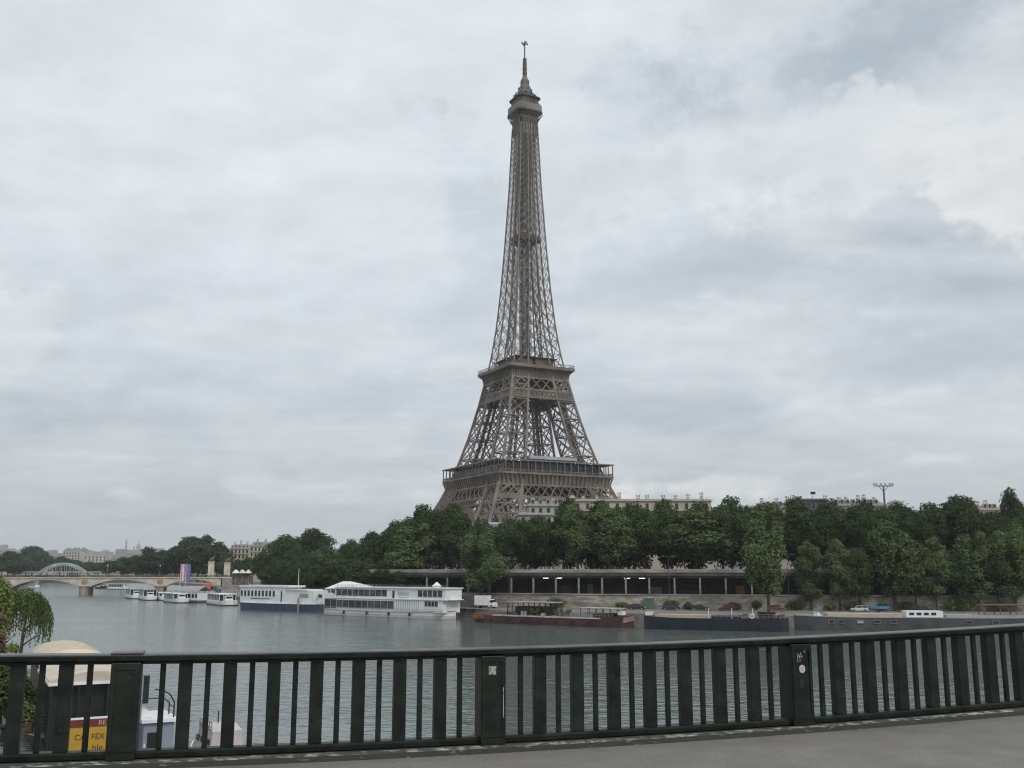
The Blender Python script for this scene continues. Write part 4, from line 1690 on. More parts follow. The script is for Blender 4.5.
# ---- white two-deck restaurant boat
P0, P1 = at(327, 613), at(461, 621)
_c = P0.lerp(P1, .5) + Vector((.6, .4, 0))
_d = Vector((math.cos(R(-38)), math.sin(R(-38)), 0)) * 22.3
P0, P1 = _c - _d, _c + _d
b, L = boat_root('restaurant_boat', 'long white two-deck restaurant boat with dark windows and a white tent on deck', P0, P1)
HB = 3.6
hull(b, 'hull', M_WHITE, L, 2 * HB, 1.5, bow=.20, stern=.03, bow_rise=.5, stern_w=.9, bow_tip=.15, z0=-.8)
strake(b, 'waterline_band', M_PINKW, L, 2 * HB, .75, h=.75, out=.04, bow=.20, stern=.03, bow_rise=.0, stern_w=.9, bow_tip=.15)
strake(b, 'rubbing_strake', M_GREYR, L, 2 * HB, 1.5, h=.2, out=.10, bow=.20, stern=.03, bow_rise=.5, stern_w=.9, bow_tip=.15)
lx = lambda px: -L / 2 + L * (px - 327) / 132.0
lower = MB().b2(lx(328), lx(456), -3.25, 3.25, 1.5, 4.55).build('lower_cabin', M_WHITE, b)
upper = MB().b2(lx(341), lx(458), -3.1, 3.1, 4.75, 7.35).build('upper_cabin', M_WHITE, b)
MB().b2(lx(327.3), lx(459), -3.5, 3.5, 4.552, 4.748).build('middle_deck', M_WHITE, b)
ro = MB().b2(lx(340), lx(459), -3.4, 3.4, 7.352, 7.62).build('roof', mat('roof_white', (0.74, 0.76, 0.74), 0.6, .06, .3), b)
wx = [lx(331 + 7.15 * i) for i in range(11)]
windows(b, 'window', M_GLASS, wx[:2], -3.28, 1.9, 4.25, 2.35, M_WHITE)
windows(b, 'window', mat('curtained_glass', (0.06, 0.068, 0.072), 0.15, .5, .4), [x for i, x in enumerate(wx) if 2 <= i and i not in (4, 5)], -3.28, 2.1, 4.1, 2.35, M_WHITE)
windows(b, 'window', M_GLASS, [wx[4], wx[5]], -3.28, 2.1, 4.1, 2.35, M_WHITE)
windows(b, 'window', MATS['curtained_glass'], [lx(344 + 6.35 * i) for i in range(9)], -3.13, 5.25, 6.95, 2.1, M_WHITE)
windows(b, 'window', MATS['curtained_glass'], [lx(433 + 4.9 * i) for i in range(5)], -3.13, 5.35, 7.0, 1.75, M_WHITE)
windows(b, 'window', M_GLASS, [lx(439.5 + 3.4 * i) for i in range(4)], -3.28, 3.0, 4.3, 1.05, M_WHITE)
windows(b, 'door', M_GLASS, [lx(405)], -3.13, 4.85, 6.8, .85, M_WHITE)
# ribs of the blank panel
rb = MB()
for i in range(14):
    x = lx(407 + 1.9 * i)
    rb.b2(x - .05, x + .05, -3.31, -3.251, 1.6, 4.5)
rb.build('panel_rib', M_GREYR, lower)
sg = text_mesh('sign_lettering', 'KIRNAL', 1.25, mat('blue_grey_lettering', (0.40, 0.42, 0.50), 0.6), .03)
so_ = obj_of('sign_lettering', sg, b, (lx(415.5), -3.14, 6.05))
so_.rotation_euler = (math.pi / 2, 0, 0)
MB().b2(lx(410), lx(421), -3.14, -3.101, 5.02, 5.12).build('sign_line', MATS['blue_grey_lettering'], b)
# tent on the open terrace
tn = MB()
a0, a1 = lx(327.6), lx(362)
apex0, apex1 = lx(338), lx(347)
tn.add([(a0, -3.4, 7.1), (a1, -3.4, 7.7), (a1, 3.4, 7.7), (a0, 3.4, 7.1), (apex0, 0, 9.0), (apex1, 0, 9.0), (a0, -3.4, 6.8), (a1, -3.4, 7.63), (a1, 3.4, 7.63), (a0, 3.4, 6.8)],
       [(0, 1, 5, 4), (1, 2, 5), (2, 3, 4, 5), (3, 0, 4), (0, 6, 7, 1), (1, 7, 8, 2), (2, 8, 9, 3), (3, 9, 6, 0), (9, 8, 7, 6)])
tn.build('tent', mat('tent_cloth', (0.78, 0.78, 0.78), 0.8, .04, .5), b)
ps = MB()
for x in (a0 + .2, lx(334), lx(340)):
    for y in (-3.3, 3.3):
        ps.bar((x, y, 4.7), (x, y, 7.0), .14)
ps.build('tent_post', M_WHITE, b)
MB().b2(a0, lx(341), -3.4, -3.3, 4.75, 5.6).build('terrace_parapet', M_WHITE, b)
cu = MB().lathe([(1.0, 7.62), (1.0, 7.75), (1.3, 8.0), (.7, 8.5), (.15, 9.0)], lx(441), 0, 10)
cu.build('cupola', MATS['tent_cloth'], b)
rail_on(b, lx(454), lx(459.5), -1.6, 2.2, 1.0, 5)
rail_on(b, lx(458), lx(461), -2.4, 4.75, 1.0, 4)
MB().b2(lx(459.02), lx(461.5), -2.4, 2.4, 4.6, 4.75).build('bow_balcony', M_WHITE, b)
for q in (352, 378, 402, 424):
    MB().lathe([(.1, .5), (.26, .55), (.26, 1.3), (.1, 1.35)], lx(q), -3.85, 10).build('fender', M_TYRE, b)
rail_on(b, lx(328), lx(456), -3.48, 1.55, .75, 30, M_GREYR, 'side_deck_rail')
rail_on(b, lx(342), lx(458), -3.2, 7.63, .6, 26, M_GREYR, 'roof_rail')
RESTAURANT = b

# ---- blue-hulled boat to its left
b, L = boat_root('passenger_boat', 'long boat with dark blue hull and white cabin moored left of the two-deck boat', (-83.6, 323, 0), (-53.8, 301.5, 0))
HB = 3.5
kw = dict(bow=.12, stern=.05, bow_rise=.1, bow_tip=.25, stern_w=.8)
hull(b, 'hull', M_BLUEH, L, 2 * HB, 2.3, **kw)
strake(b, 'white_strake', M_WHITE, L, 2 * HB, 2.3, h=.25, out=.07, **kw)
lx = lambda px: -L / 2 + L * (px - 239) / 88.0
MB().b2(lx(239.8), lx(290), -3.2, 3.2, 2.3, 6.9).build('cabin', M_WHITE, b)
MB().b2(lx(239.2), lx(293), -3.5, 3.5, 6.902, 7.5).build('cabin_roof', mat('roof_white', (0.7, .72, .7)), b)
windows(b, 'window', M_GLASS, [lx(241.8 + 3.95 * i) for i in range(10)], -3.23, 4.2, 5.9, 1.05, M_WHITE)
MB().b2(lx(252), lx(273), -3.26, -3.201, 3.35, 3.6).build('name_band', M_GREENPT, b)
MB().b2(lx(290), lx(318), -3.0, 3.0, 2.3, 6.1).build('aft_cabin', M_WHITE, b)
MB().b2(lx(288), lx(312), -3.3, 3.3, 6.102, 6.4).build('aft_roof', MATS['roof_white'], b)
windows(b, 'door', M_GLASS, [lx(285.5)], -3.23, 2.6, 5.9, .5)
MB().b2(lx(304), lx(313), -3.06, -3.001, 4.0, 5.2).build('side_panel', M_GREYR, b)
MB().b2(lx(290), lx(326), -3.2, -3.1, 2.3, 3.3).build('bulwark', M_WHITE, b)
mp = MB().tube((lx(294.5), 0, 6.4), (lx(294.5), 0, 12.6), .11, .06, 8)
mp.build('mast', M_WHITE, b)
wh = MB().b2(lx(320.5), lx(325.5), -2.2, 2.2, 2.3, 5.4).build('wheelhouse', M_WHITE, b)
windows(wh, 'window', M_GLASS, [lx(323)], -2.23, 4.0, 5.0, 1.5)
MB().tube((lx(305), -3.75, -.3), (lx(305), -3.75, 3.9), .32, .28, 8).build('fender_post', mat('pinkish_timber', (.35, .24, .2), .8, .2, 1), b)
rail_on(b, lx(313), lx(326), -3.0, 3.3, .8, 6)

# ---- tour boats and pontoon moored towards the stone bridge
def tour_boat(name, label, px, wy, L, B, rz, style=0, roofz=3.6):
    p = at(px, wy)
    b = thing(name, label, 'boat', (p.x, p.y, 0), rz)
    kw = dict(bow=.22, stern=.06, bow_rise=.7, bow_tip=.1, stern_w=.85)
    hull(b, 'hull', M_WHITE if style != 3 else M_NAVY, L, B, 1.3, **kw)
    strake(b, 'dark_waterline', M_NAVY, L, B, .35, h=.5, out=.03, bow=.22, stern=.06, bow_rise=0, bow_tip=.1, stern_w=.85)
    x0, x1 = -L * .46, L * .24
    g = MB().b2(x0, x1, -B * .43, B * .43, 1.3, roofz - .3).build('glazed_saloon', M_GLASS, b)
    MB().b2(x0 - .2, x1 + .4, -B * .46, B * .46, roofz - .298, roofz).build('roof', MATS['roof_white'] if style != 2 else M_GREYR, b)
    n = 8
    pw = lambda x, y, w: MB().bar((x, y, 1.3), (x, y, roofz - .3), w).build('window_post', M_WHITE, g)
    for i in range(n + 1):
        x = x0 + (x1 - x0) * i / n
        for s in (-1, 1):
            pw(x, s * B * .435, .16)
    for i in range(1, 4):
        y = -B * .43 + B * .86 * i / 4
        pw(x1 + .02, y, .14)
    MB().b2(x0 + .4, x1 - .6, -B * .44, -B * .432, 1.31, 1.75).build('side_band', M_BLUEH if style == 0 else M_WHITE, g)
    if style == 1:
        st = MB()
        for i in range(6):
            st.b2(x0 - .3, x0 - .15, -B * .36 + i * B * .125, -B * .36 + i * B * .125 + .4, 1.5, 2.5)
        st.build('red_seat', M_RED, b)
    wh = MB().b2(L * .27, L * .34, -B * .2, B * .2, 1.4, 3.4).build('wheelhouse', M_WHITE, b)
    MB().b2(L * .272, L * .342, -B * .17, B * .17, 2.4, 3.1).build('wheelhouse_window', M_GLASS, wh)
    rail_on(b, L * .3, L * .46, 0, 1.8, .8, 4)
    return b


tour_boat('tour_boat', 'white glass-sided tour boat with red seats beside the blue-hulled boat', 223, 605, 24, 6.6, R(-60), 1, 4.0)
tour_boat('tour_boat', 'white tour boat with tall white bow in front of the grey pontoon', 177, 602.5, 21, 6.0, R(-58), 0, 3.6)
tour_boat('tour_boat', 'tour boat with pale posts and dark saloon left of the white bowed boat', 148, 600, 19, 5.8, R(-62), 2, 4.4)
tour_boat('tour_boat', 'grey roofed tour boat moored farthest left of the moored group', 134, 598.5, 20, 5.4, R(-62), 2, 4.2)
tour_boat('tour_boat', 'low pale tour boat squeezed between the white bowed boat and the dark saloon boat', 163, 600, 18, 5.0, R(-64), 1, 3.2)
tour_boat('tour_boat', 'small white boat seen through the left arch of the stone bridge', 34, 588, 9, 4.2, R(-25), 0, 4.6)
tour_boat('tour_boat', 'pale boat seen through the middle arch of the stone bridge', 119, 589.5, 15, 5.0, R(-20), 2, 3.6)
tour_boat('tour_boat', 'dark hulled boat seen just right of the bridge pier', 101, 588.5, 11, 4.0, R(-40), 3, 4.0)

p = at(199, 603)
pn = thing('landing_pontoon', 'floating landing stage with long grey roof under the flag banners', 'pontoon', (p.x - 3.6, p.y + 6, 0), R(-34))
MB().b2(-5.6, 5.6, -3.2, 3.2, -.6, .9).build('pontoon_deck', M_GREYH, pn)
MB().b2(-5.2, 5.2, -2.6, 2.6, .9, 3.6).build('waiting_room', M_WHITE, pn)
windows(pn, 'window', M_GLASS, [-4.1 + 2.05 * i for i in range(5)], -2.63, 1.9, 3.2, 1.5)
rf = MB().loft([[(x, -3.4, 4.3), (x, -3.4, 4.5), (x, 0, 6.3), (x, 3.4, 4.5), (x, 3.4, 4.3), (x, 0, 6.0)] for x in (-5.8, 5.8)])
rf.build('roof', M_GREYR, pn)
pp = MB()
for x in (-5.4, -1.8, 1.8, 5.4):
    for y in (-3.1, 3.1):
        pp.bar((x, y, .9), (x, y, 4.5), .16)
pp.build('roof_post', M_WHITE, pn)
# flag banners on poles, on the pontoon's upstream end
for i, (px, cols, lab) in enumerate([(182.4, ('pink_banner', (0.62, 0.22, 0.28), (0.75, 0.70, 0.72)), 'tall pink and white flag banner above the grey pontoon roof'),
                                     (187.6, ('purple_banner', (0.20, 0.17, 0.42), (0.16, 0.22, 0.50)), 'tall blue and purple flag banner above the grey pontoon roof')]):
    Y = p.y + 6.5
    x = gx(px, Y, 575)
    fl = thing('flag_banner', lab, 'flag', (x, Y, 0.9))
    MB().tube((-.75, 0, 0), (-.75, 0, gz(563.5, Y) - .9), .09, .06, 8).build('pole', M_WHITE, fl)
    z0, z1 = gz(581, Y) - .9, gz(564, Y) - .9
    rows = []
    for k in range(9):
        z = z0 + (z1 - z0) * k / 8
        rows.append([(-.68, .02 * math.sin(k), z), (-.1, .16 * math.sin(k * 1.1), z), (.5, .05 * math.sin(k * 1.3 + 1), z), (1.0, .2 * math.sin(k * .9 + 2), z)])
    cm = MB()
    vs = [q for r in rows for q in r]
    fs, mi = [], []
    for k in range(8):
        for j in range(3):
            cm.add([rows[k][j], rows[k][j + 1], rows[k + 1][j + 1], rows[k + 1][j]], [(0, 1, 2, 3)], 0 if j != 1 else 1)
    co = cm.build('cloth', [mat(cols[0], cols[1], .8), mat(cols[0] + '_stripe', cols[2], .8)], fl)
    sol = co.modifiers.new('thickness', 'SOLIDIFY')
    sol.thickness = .02
p2 = at(209, 603)
t = thing('red_canopy', 'bright red orange canopy on the quay under the right arch of the stone bridge', 'canopy', (gx(208.5, 418), 418, 1.0), R(-20))
t.scale = (.50, .6, .75)
MB().loft([[(x, -2.2, 4.6), (x, 0, 7.3 + .4 * math.sin(x)), (x, 2.2, 4.6), (x, 2.0, 4.4), (x, 0, 7.0 + .4 * math.sin(x)), (x, -2.0, 4.4)] for x in (-4, -2, 0, 2, 4)]).build('canopy_cloth', M_RED, t)
pp = MB()
for x in (-3.8, 0, 3.8):
    for y in (-2, 2):
        pp.bar((x, y, .3), (x, y, 4.7), .14)
pp.build('canopy_post', M_STEEL, t)
MB().b2(-4.5, 4.5, -2.6, 2.6, -1.2, .3).build('float', M_GREYH, t)

# ---- maroon barge
P0, P1 = at(478, 622), at(634, 628)
b, L = boat_root('barge', 'old maroon barge with white gunwale and a dark awning over its deck', P0, P1)
HB = 2.6
kw = dict(bow=.16, stern=.10, bow_rise=.9, stern_rise=.5, bow_tip=.08, stern_w=.55)
hull(b, 'hull', M_MAROON, L, 2 * HB, 1.7, **kw)
strake(b, 'white_gunwale', mat('dirty_white_gunwale', (.52, .48, .46), .7, .25, .5), L * .72, 2 * HB + .02, 1.95, h=.28, out=.06, bow=.01, stern=.01, bow_rise=0, stern_rise=0, bow_tip=.9, stern_w=.95)
lx = lambda px: -L / 2 + L * (px - 478) / 156.0
strake(b, 'bow_plate', mat('faded_pink_plate', (.30, .19, .18), .7, .2, .5), L * .14, 2 * HB * .74, 2.0, h=1.1, out=.07, bow=.8, stern=.01, bow_rise=.55, stern_rise=0).location = (L * .43, 0, .0)
MB().b2(lx(479.5), lx(492), -2.66, -1.5, .9, 2.0).build('rusty_panel', M_RUST, b)
aw = MB().b2(lx(515), lx(562), -2.2, 2.2, 4.75, 4.95).build('awning', mat('grey_awning', (.36, .34, .33), .8, .15, .6), b)
pp = MB()
for i in range(9):
    for y in (-2.0, 2.0):
        x = lx(516 + 45 * i / 8)
        pp.bar((x, y, 1.7), (x, y, 4.75), .12)
for y in (-2.0,):
    pp.bar((lx(516), y, 3.2), (lx(561), y, 3.2), .1)
pp.build('awning_post', M_BLACK, b)
MB().b2(lx(522), lx(556), -1.2, 2.1, 1.7, 3.9).build('deck_saloon', M_BLACK, b)
MB().b2(lx(565), lx(600), -1.7, 1.7, 1.7, 2.75).build('hatch_cover', mat('grey_green_hatch', (.24, .27, .26), .7, .15, .5), b)
MB().b2(lx(496), lx(514), -1.5, 1.5, 1.7, 2.5).build('hatch_cover', M_BROWN, b)
MB().b2(lx(588), lx(624), -1.8, 1.8, 3.85, 3.98).build('aft_awning', MATS['dirty_white_gunwale'], b)
pp = MB()
for i in range(6):
    for y in (-1.7, 1.7):
        x = lx(589 + 34 * i / 5)
        pp.bar((x, y, 1.8), (x, y, 3.85), .1)
pp.build('aft_awning_post', M_BLACK, b)
MB().b2(lx(602), lx(618), -1.4, 1.4, 1.8, 2.9).build('wheelhouse', M_MAROON, b)
MB().b2(lx(621), lx(626), -.9, .4, 2.6, 3.3).build('deck_locker', M_WHITE, b)
for i in range(7):
    x = lx(500 + 16.5 * i)
    MB().lathe([(.1, .4), (.28, .45), (.28, 1.1), (.1, 1.15)], x, -2.85, 10).build('fender', M_TYRE, b)
rail_on(b, lx(498), lx(515), -2.3, 1.9, .9, 5, M_STEEL)
rail_on(b, lx(566), lx(620), -2.3, 1.95, .9, 14, M_STEEL)
MB().b2(lx(519), lx(526), -2.1, -1.5, 1.72, 2.5).build('deck_chest', M_BROWN, b)
MB().b2(lx(530), lx(535), -2.0, -1.4, 1.72, 2.9).build('deck_chest', M_GREYR, b)
MB().b2(lx(551), lx(555), -2.2, -1.6, 1.72, 2.6).build('deck_chest', mat('yellow_chest', (.45, .36, .10), .7, .1, 1), b)
for i, q in enumerate((541, 547, 566, 571, 577)):
    pl = thing('potted_plant', None, None, (0, 0, 0))
    tag(pl, 'green potted plant standing on the deck of the maroon barge', 'plant', 'potted plants on the maroon barge')
    wpos = b.matrix_basis @ Vector((lx(q), -2.05 + .1 * i, 1.7 if q < 560 else 1.72))
    pl.location = wpos
    MB().lathe([(.22, 0), (.3, .5), (.28, .52)], 0, 0, 10).build('pot', M_BRICK, pl)
    lobed_crown(700 + i, round_lobes(700 + i, .8, 1.9, .4, 7), 160, .18).build('leaves', F_LIGHT, pl)

# ---- dark navy barge
P0, P1 = at(646, 628.5), at(789, 631.5)
b, L = boat_root('barge', 'low black and navy barge moored under the parked dark cars', P0, P1)
HB = 2.5
hull(b, 'hull', M_NAVY, L, 2 * HB, 2.35, bow=.12, stern=.12, bow_rise=.3, stern_rise=.4, bow_tip=.1, stern_w=.6)
lx = lambda px: -L / 2 + L * (px - 646) / 143.0
MB().b2(lx(658), lx(712), -1.9, 1.9, 2.3, 2.95).build('hatch_cover', M_BEIGE, b)
MB().b2(lx(715), lx(742), -1.7, 1.7, 2.3, 2.8).build('hatch_cover', M_NAVY, b)
wh = MB().b2(lx(762), lx(776), -1.5, 1.5, 2.3, 3.6).build('wheelhouse', M_MAROON, b)
windows(wh, 'window', M_GLASS, [lx(765.5), lx(772)], -1.53, 2.8, 3.4, .9)
MB().b2(lx(760.5), lx(777.5), -1.8, 1.8, 3.602, 3.7).build('wheelhouse_roof', M_BLACK, wh)
lr = MB()
n = 18
for i in range(n):
    a, c = 2 * math.pi * i / n, 2 * math.pi * (i + 1) / n
    lr.tube((lx(756) + .38 * math.cos(a), -2.55, 2.9 + .38 * math.sin(a)), (lx(756) + .38 * math.cos(c), -2.55, 2.9 + .38 * math.sin(c)), .13, .13, 6)
lr.build('life_ring', M_WHITE, b)
MB().b2(lx(647), lx(653), -1.0, .8, 2.7, 3.4).build('deck_locker', M_WHITE, b)
for q in (713, 736, 756.5):
    MB().tube((lx(q), -2.2, 2.3), (lx(q), -2.2, 4.4), .09, .07, 8).build('white_post', M_WHITE, b)
for i in range(5):
    MB().lathe([(.1, .5), (.28, .55), (.28, 1.3), (.1, 1.35)], lx(668 + 24 * i), -2.72, 10).build('fender', M_TYRE, b)

for i, q in enumerate((744, 748, 759, 781, 784)):
    h_ = .5 + .25 * (i % 3)
    c = MB().b2(lx(q) - .45, lx(q) + .45, -1.4 + .5 * (i % 2), -.5 + .5 * (i % 2), 2.62, 2.62 + h_)
    c.build('deck_chest', [M_RUST, M_GREENPT, M_STEEL, M_MAROON, M_BROWN][i], b)
rail_on(b, lx(716), lx(787), -2.35, 2.35, .95, 14, M_STEEL)

# ---- long grey barge on the right
P0, P1 = Vector((57.5, 208.5, 0)), Vector((112, 200.5, 0))
b, L = boat_root('barge', 'long grey barge with beige deck and white cabin at the right', P0, P1)
HB = 3.0
hull(b, 'hull', M_GREYH, L, 2 * HB, 2.7, bow=.08, stern=.10, bow_rise=.3, stern_rise=.3, bow_tip=.15, stern_w=.6)
strake(b, 'hull_strake', M_STEEL, L, 2 * HB, 2.7, h=.16, out=.05, bow=.08, stern=.10, bow_rise=.3, stern_rise=.3, bow_tip=.15, stern_w=.6)
BARGE3 = b
BX = lambda px: (b.matrix_basis.inverted() @ Vector((gx(px, 204), 204, 0))).x
MB().b2(BX(826), BX(898), -2.6, 2.6, 2.7, 3.35).build('deck_platform', M_BEIGE, b)
cb = MB().b2(BX(903), BX(938), -1.8, 2.2, 2.7, 3.9).build('cabin', M_WHITE, b)
windows(cb, 'window', M_GLASS, [BX(908 + 7 * i) for i in range(4)], -1.83, 3.1, 3.6, .9)
MB().b2(BX(940), BX(1030), -2.4, 2.4, 2.7, 3.2).build('hatch_cover', M_GREYR, b)
for q, m_ in ((829, M_NAVY), (839, M_NAVY), (857, M_GREYR), (873, M_NAVY), (889, M_NAVY), (960, M_NAVY), (985, M_NAVY)):
    windows(b, 'porthole', m_, [BX(q)], -2.93, 1.55, 2.1, 1.1, M_STEEL, th=.16)
aw = MB().b2(BX(975), BX(1040), -2.0, 2.0, 5.0, 5.2).build('awning', M_BROWN, b)
pp = MB()
for i in range(5):
    for y in (-1.8, 1.8):
        pp.bar((BX(977 + 15 * i), y, 2.7), (BX(977 + 15 * i), y, 5.0), .16)
pp.build('awning_post', M_RUST, b)
p = b.matrix_basis @ Vector((BX(817), 0, 2.72))
tp = thing('tarpaulin', 'crumpled blue and white tarpaulin on the left end of the grey barge', 'tarpaulin', p)
rg = random.Random(4)
tm = MB()
gv = []
for j in range(7):
    for i in range(9):
        x, y = -1.0 + 2.0 * i / 8, -.9 + 1.8 * j / 6
        e = (1 - abs(x) ** 2) * (1 - abs(y / .95) ** 2)
        gv.append((x, y, max(0.02, .95 * e * rg.uniform(.55, 1.15))))
gv0 = [(v[0], v[1], 0) for v in gv]
tm.add(gv, [(j * 9 + i, j * 9 + i + 1, (j + 1) * 9 + i + 1, (j + 1) * 9 + i) for j in range(6) for i in range(8)])
tm.build('sheet', mat('blue_white_tarp', (.62, .66, .70), .6, 0, 1.3, col2=(.10, .26, .36), thr=(.42, .55)), tp)

# ---- near left: cafe boat and two small boats by the quay
g = MB().prism([(-22.0, 30), (-27.2, 54), (-32.8, 64), (-38.0, 74), (-43.6, 85), (-44.2, 99), (-56, 112), (-140, 150), (-140, 30)], -1.5, 2.0)
tag(g.build('left_quay', M_QUAY), kind='structure')
ax = Vector((-.475, .88, 0)).normalized()
CA = math.atan2(ax.y, ax.x)
c0 = Vector((gx(91, 61.5, 735), 61.5, 0))
Lc = 30.0
cc = c0 + ax * (Lc / 2)
b = thing('cafe_boat', 'moored cafe boat with cream canopies and a yellow banner on its stern', 'boat', (cc.x, cc.y, 0), CA)
hull(b, 'hull', M_NAVY, Lc, 5.0, 1.0, bow=.25, stern=.04, bow_rise=.8, stern_w=.9)
s0 = -Lc / 2
MB().b2(s0 + .9, s0 + 9.5, -2.2, 2.2, 1.0, 4.9).build('cabin', M_BLACK, b)
MB().b2(s0 + .2, s0 + 10.0, -2.5, 2.5, 4.95, 5.12).build('roof_edge', M_WHITE, b)
MB().loft([[(s0 + .25, y, 5.121), (s0 + .25, y, 5.14 + .55 * math.cos(y / 2.5 * 1.45)), (s0 + 9.95, y, 5.14 + .55 * math.cos(y / 2.5 * 1.45)), (s0 + 9.95, y, 5.121)] for y in [-2.45 + 4.9 * i / 14 for i in range(15)]]).build('roof', mat('cream_pink_canvas', (.60, .51, .42), .8, .08, .7), b)
pp = MB()
for y in (-2.3, -.8, .8, 2.3):
    pp.bar((s0 + .35, y, 1.0), (s0 + .35, y, 4.95), .1)
pp.build('roof_post', M_BLACK, b)
# window in the stern wall
wo = MB().b2(s0 + .84, s0 + .9, -1.6, -.9, 3.2, 4.3).build('window', M_GLASS, b)
f = MB()
f.b2(s0 + .80, s0 + .89, -1.68, -1.601, 3.1, 4.4)
f.b2(s0 + .80, s0 + .89, -.899, -.82, 3.1, 4.4)
f.b2(s0 + .80, s0 + .89, -1.6, -.9, 4.301, 4.4)
f.b2(s0 + .80, s0 + .89, -1.6, -.9, 3.1, 3.199)
f.build('window_frame', M_BROWN, wo)
# far canopy: a barrel vault
n = 16
ring = lambda x, k: [(x, 2.3 * math.cos(math.pi * i / n), 5.15 + k * math.sin(math.pi * i / n)) for i in range(n + 1)] + [(x, -2.2, 5.05), (x, 2.2, 5.05)]
MB().loft([ring(s0 + 12.6, .7), ring(s0 + 13.2, 1.0), ring(s0 + 23.5, 1.0), ring(s0 + 24, .7)]).build('canopy', mat('cream_canvas', (.62, .56, .42), .8, .06, .7), b, smooth=False)
for k in range(7):                         # seams of the cream canopy
    x = s0 + 13.4 + k * 1.6
    sm = MB()
    for i in range(n):
        a, c = math.pi * i / n, math.pi * (i + 1) / n
        sm.bar((x, 2.3 * math.cos(a), 5.16 + 1.0 * math.sin(a)), (x, 2.3 * math.cos(c), 5.16 + 1.0 * math.sin(c)), .07, .05)
    sm.build('canopy_seam', mat('seam_canvas', (.55, .50, .38), .85), b)
MB().b2(s0 + 12.8, s0 + 23.6, -2.1, 2.1, 1.0, 4.75).build('saloon', M_BLACK, b)
# banner on the stern rail
rail_on(b, s0 + .12, s0 + .121, 0, 1.0, .9, 1, M_STEEL, 'stern_post')
bn = MB().b2(s0 - .02, s0 + .03, -.98, 1.28, 1.1, 2.55).build('banner', mat('yellow_banner', (.50, .29, .03), .7, .08, .8), b)
MB().b2(s0 - .024, s0 + .034, -1.0, 1.3, 2.551, 3.0).build('banner_header', mat('dark_red_banner', (.17, .028, .022), .7, .1, .8), bn)
MB().b2(s0 - .026, s0 + .036, -1.0, 1.3, 3.001, 3.12).build('banner_edge', M_WHITE, bn)
INK = mat('dark_lettering', (.10, .03, .02), .7)
INKW = mat('pale_lettering', (.62, .42, .40), .7)
for (txt, yy, zz, sz, mm, ext) in (('CA', .60, 2.0, .44, INK, 0), ('FEX', -.38, 2.0, .44, INK, 0), ('ble', -.40, 1.36, .50, INK, 0), ('a', .42, 1.32, .42, INK, 0), ('S', .40, 2.77, .38, INKW, 0), ('RE', -.56, 2.77, .38, INKW, 0)):
    o = obj_of('banner_lettering', text_mesh('banner_lettering', txt, sz, mm, .006), bn, (s0 - .033, yy, zz))
    o.rotation_euler = (math.pi / 2, 0, -math.pi / 2)
# stern gangway clutter
gw = thing('gangway', 'sloping dark gangway with rails between the left quay and the cafe boat', 'gangway', (gx(40, 63, 735), 64, 0), R(8))
MB().add([], []) or None
gm = MB()
gm.add([(-1.6, -.5, 1.98), (1.9, -.5, 1.15), (1.9, .5, 1.15), (-1.6, .5, 1.98), (-1.6, -.5, 2.08), (1.9, -.5, 1.25), (1.9, .5, 1.25), (-1.6, .5, 2.08)],
       [(0, 3, 2, 1), (4, 5, 6, 7), (0, 1, 5, 4), (1, 2, 6, 5), (2, 3, 7, 6), (3, 0, 4, 7)])
gm.build('walkway', mat('grey_plank', (.24, .23, .21), .8, .2, 1), gw)
for y in (-.48, .48):
    r_ = MB()
    for i in range(5):
        x = -1.6 + 3.5 * i / 4
        r_.bar((x, y, 2.05 - .83 * i / 4), (x, y, 3.0 - .83 * i / 4), .05)
    r_.bar((-1.6, y, 3.0), (1.9, y, 2.17), .06)
    r_.bar((-1.6, y, 2.55), (1.9, y, 1.72), .04)
    r_.build('gangway_rail', M_BLACK, gw)
for i, (px, Y, lab) in enumerate([(3, 58.5, 'black bollard on the left quay nearest the frame edge'), (12, 58.0, 'black bollard on the left quay right of its twin')]):
    bo = thing('bollard', lab, 'bollard', (gx(px, Y, 730), Y, 2.0))
    MB().lathe([(.20, 0), (.17, .1), (.13, .2), (.12, .85), (.17, .95), (.17, 1.05), (.08, 1.15)], n=12).build('post', M_BLACK, bo)
    MB().lathe([(.26, -.02), (.26, .06)], n=12).build('base', M_BLACK, bo)
for i, (px, Y, lab) in enumerate([(31, 61, 'leafy pot plant on the left quay beside the gangway'), (38, 63.5, 'dark bushy pot plant behind the gangway')]):
    pl = thing('potted_plant', lab, 'plant', (gx(px, Y, 735) - .6, Y, 2.0))
    MB().lathe([(.25, 0), (.36, .55), (.33, .57)], n=12).build('pot', M_BROWN, pl)
    lobed_crown(720 + i, round_lobes(720 + i, .75, 2.0, .5, 9), 500, .11).build('leaves', F_DARK if i else F_LIGHT, pl)

# blue-grey cabin boat
p = Vector((gx(159, 61, 740), 61, 0))
Lb = 8.5
cc = p + ax * (Lb / 2)
b = thing('cabin_boat', 'small blue grey cabin boat with white roof beside the cafe boat', 'boat', (cc.x, cc.y, 0), CA)
hull(b, 'hull', M_WHITE, Lb, 2.3, .8, bow=.45, stern=.05, bow_rise=.5)
s0 = -Lb / 2
cb = MB().b2(s0 + .3, s0 + 4.0, -.85, .85, .8, 2.85).build('cabin', mat('blue_grey_paint', (.25, .28, .34), .6, .1, .6), b)
MB().b2(s0 + .1, s0 + 4.2, -1.0, 1.0, 2.852, 3.05).build('cabin_roof', M_WHITE, b)
MB().b2(s0 + .25, s0 + .298, .1, .62, .85, 2.3).build('door', M_BLACK, cb)
MB().b2(s0 + .26, s0 + .299, .72, .79, .85, 1.7).build('grab_rail', M_WHITE, cb)
fr = MB()
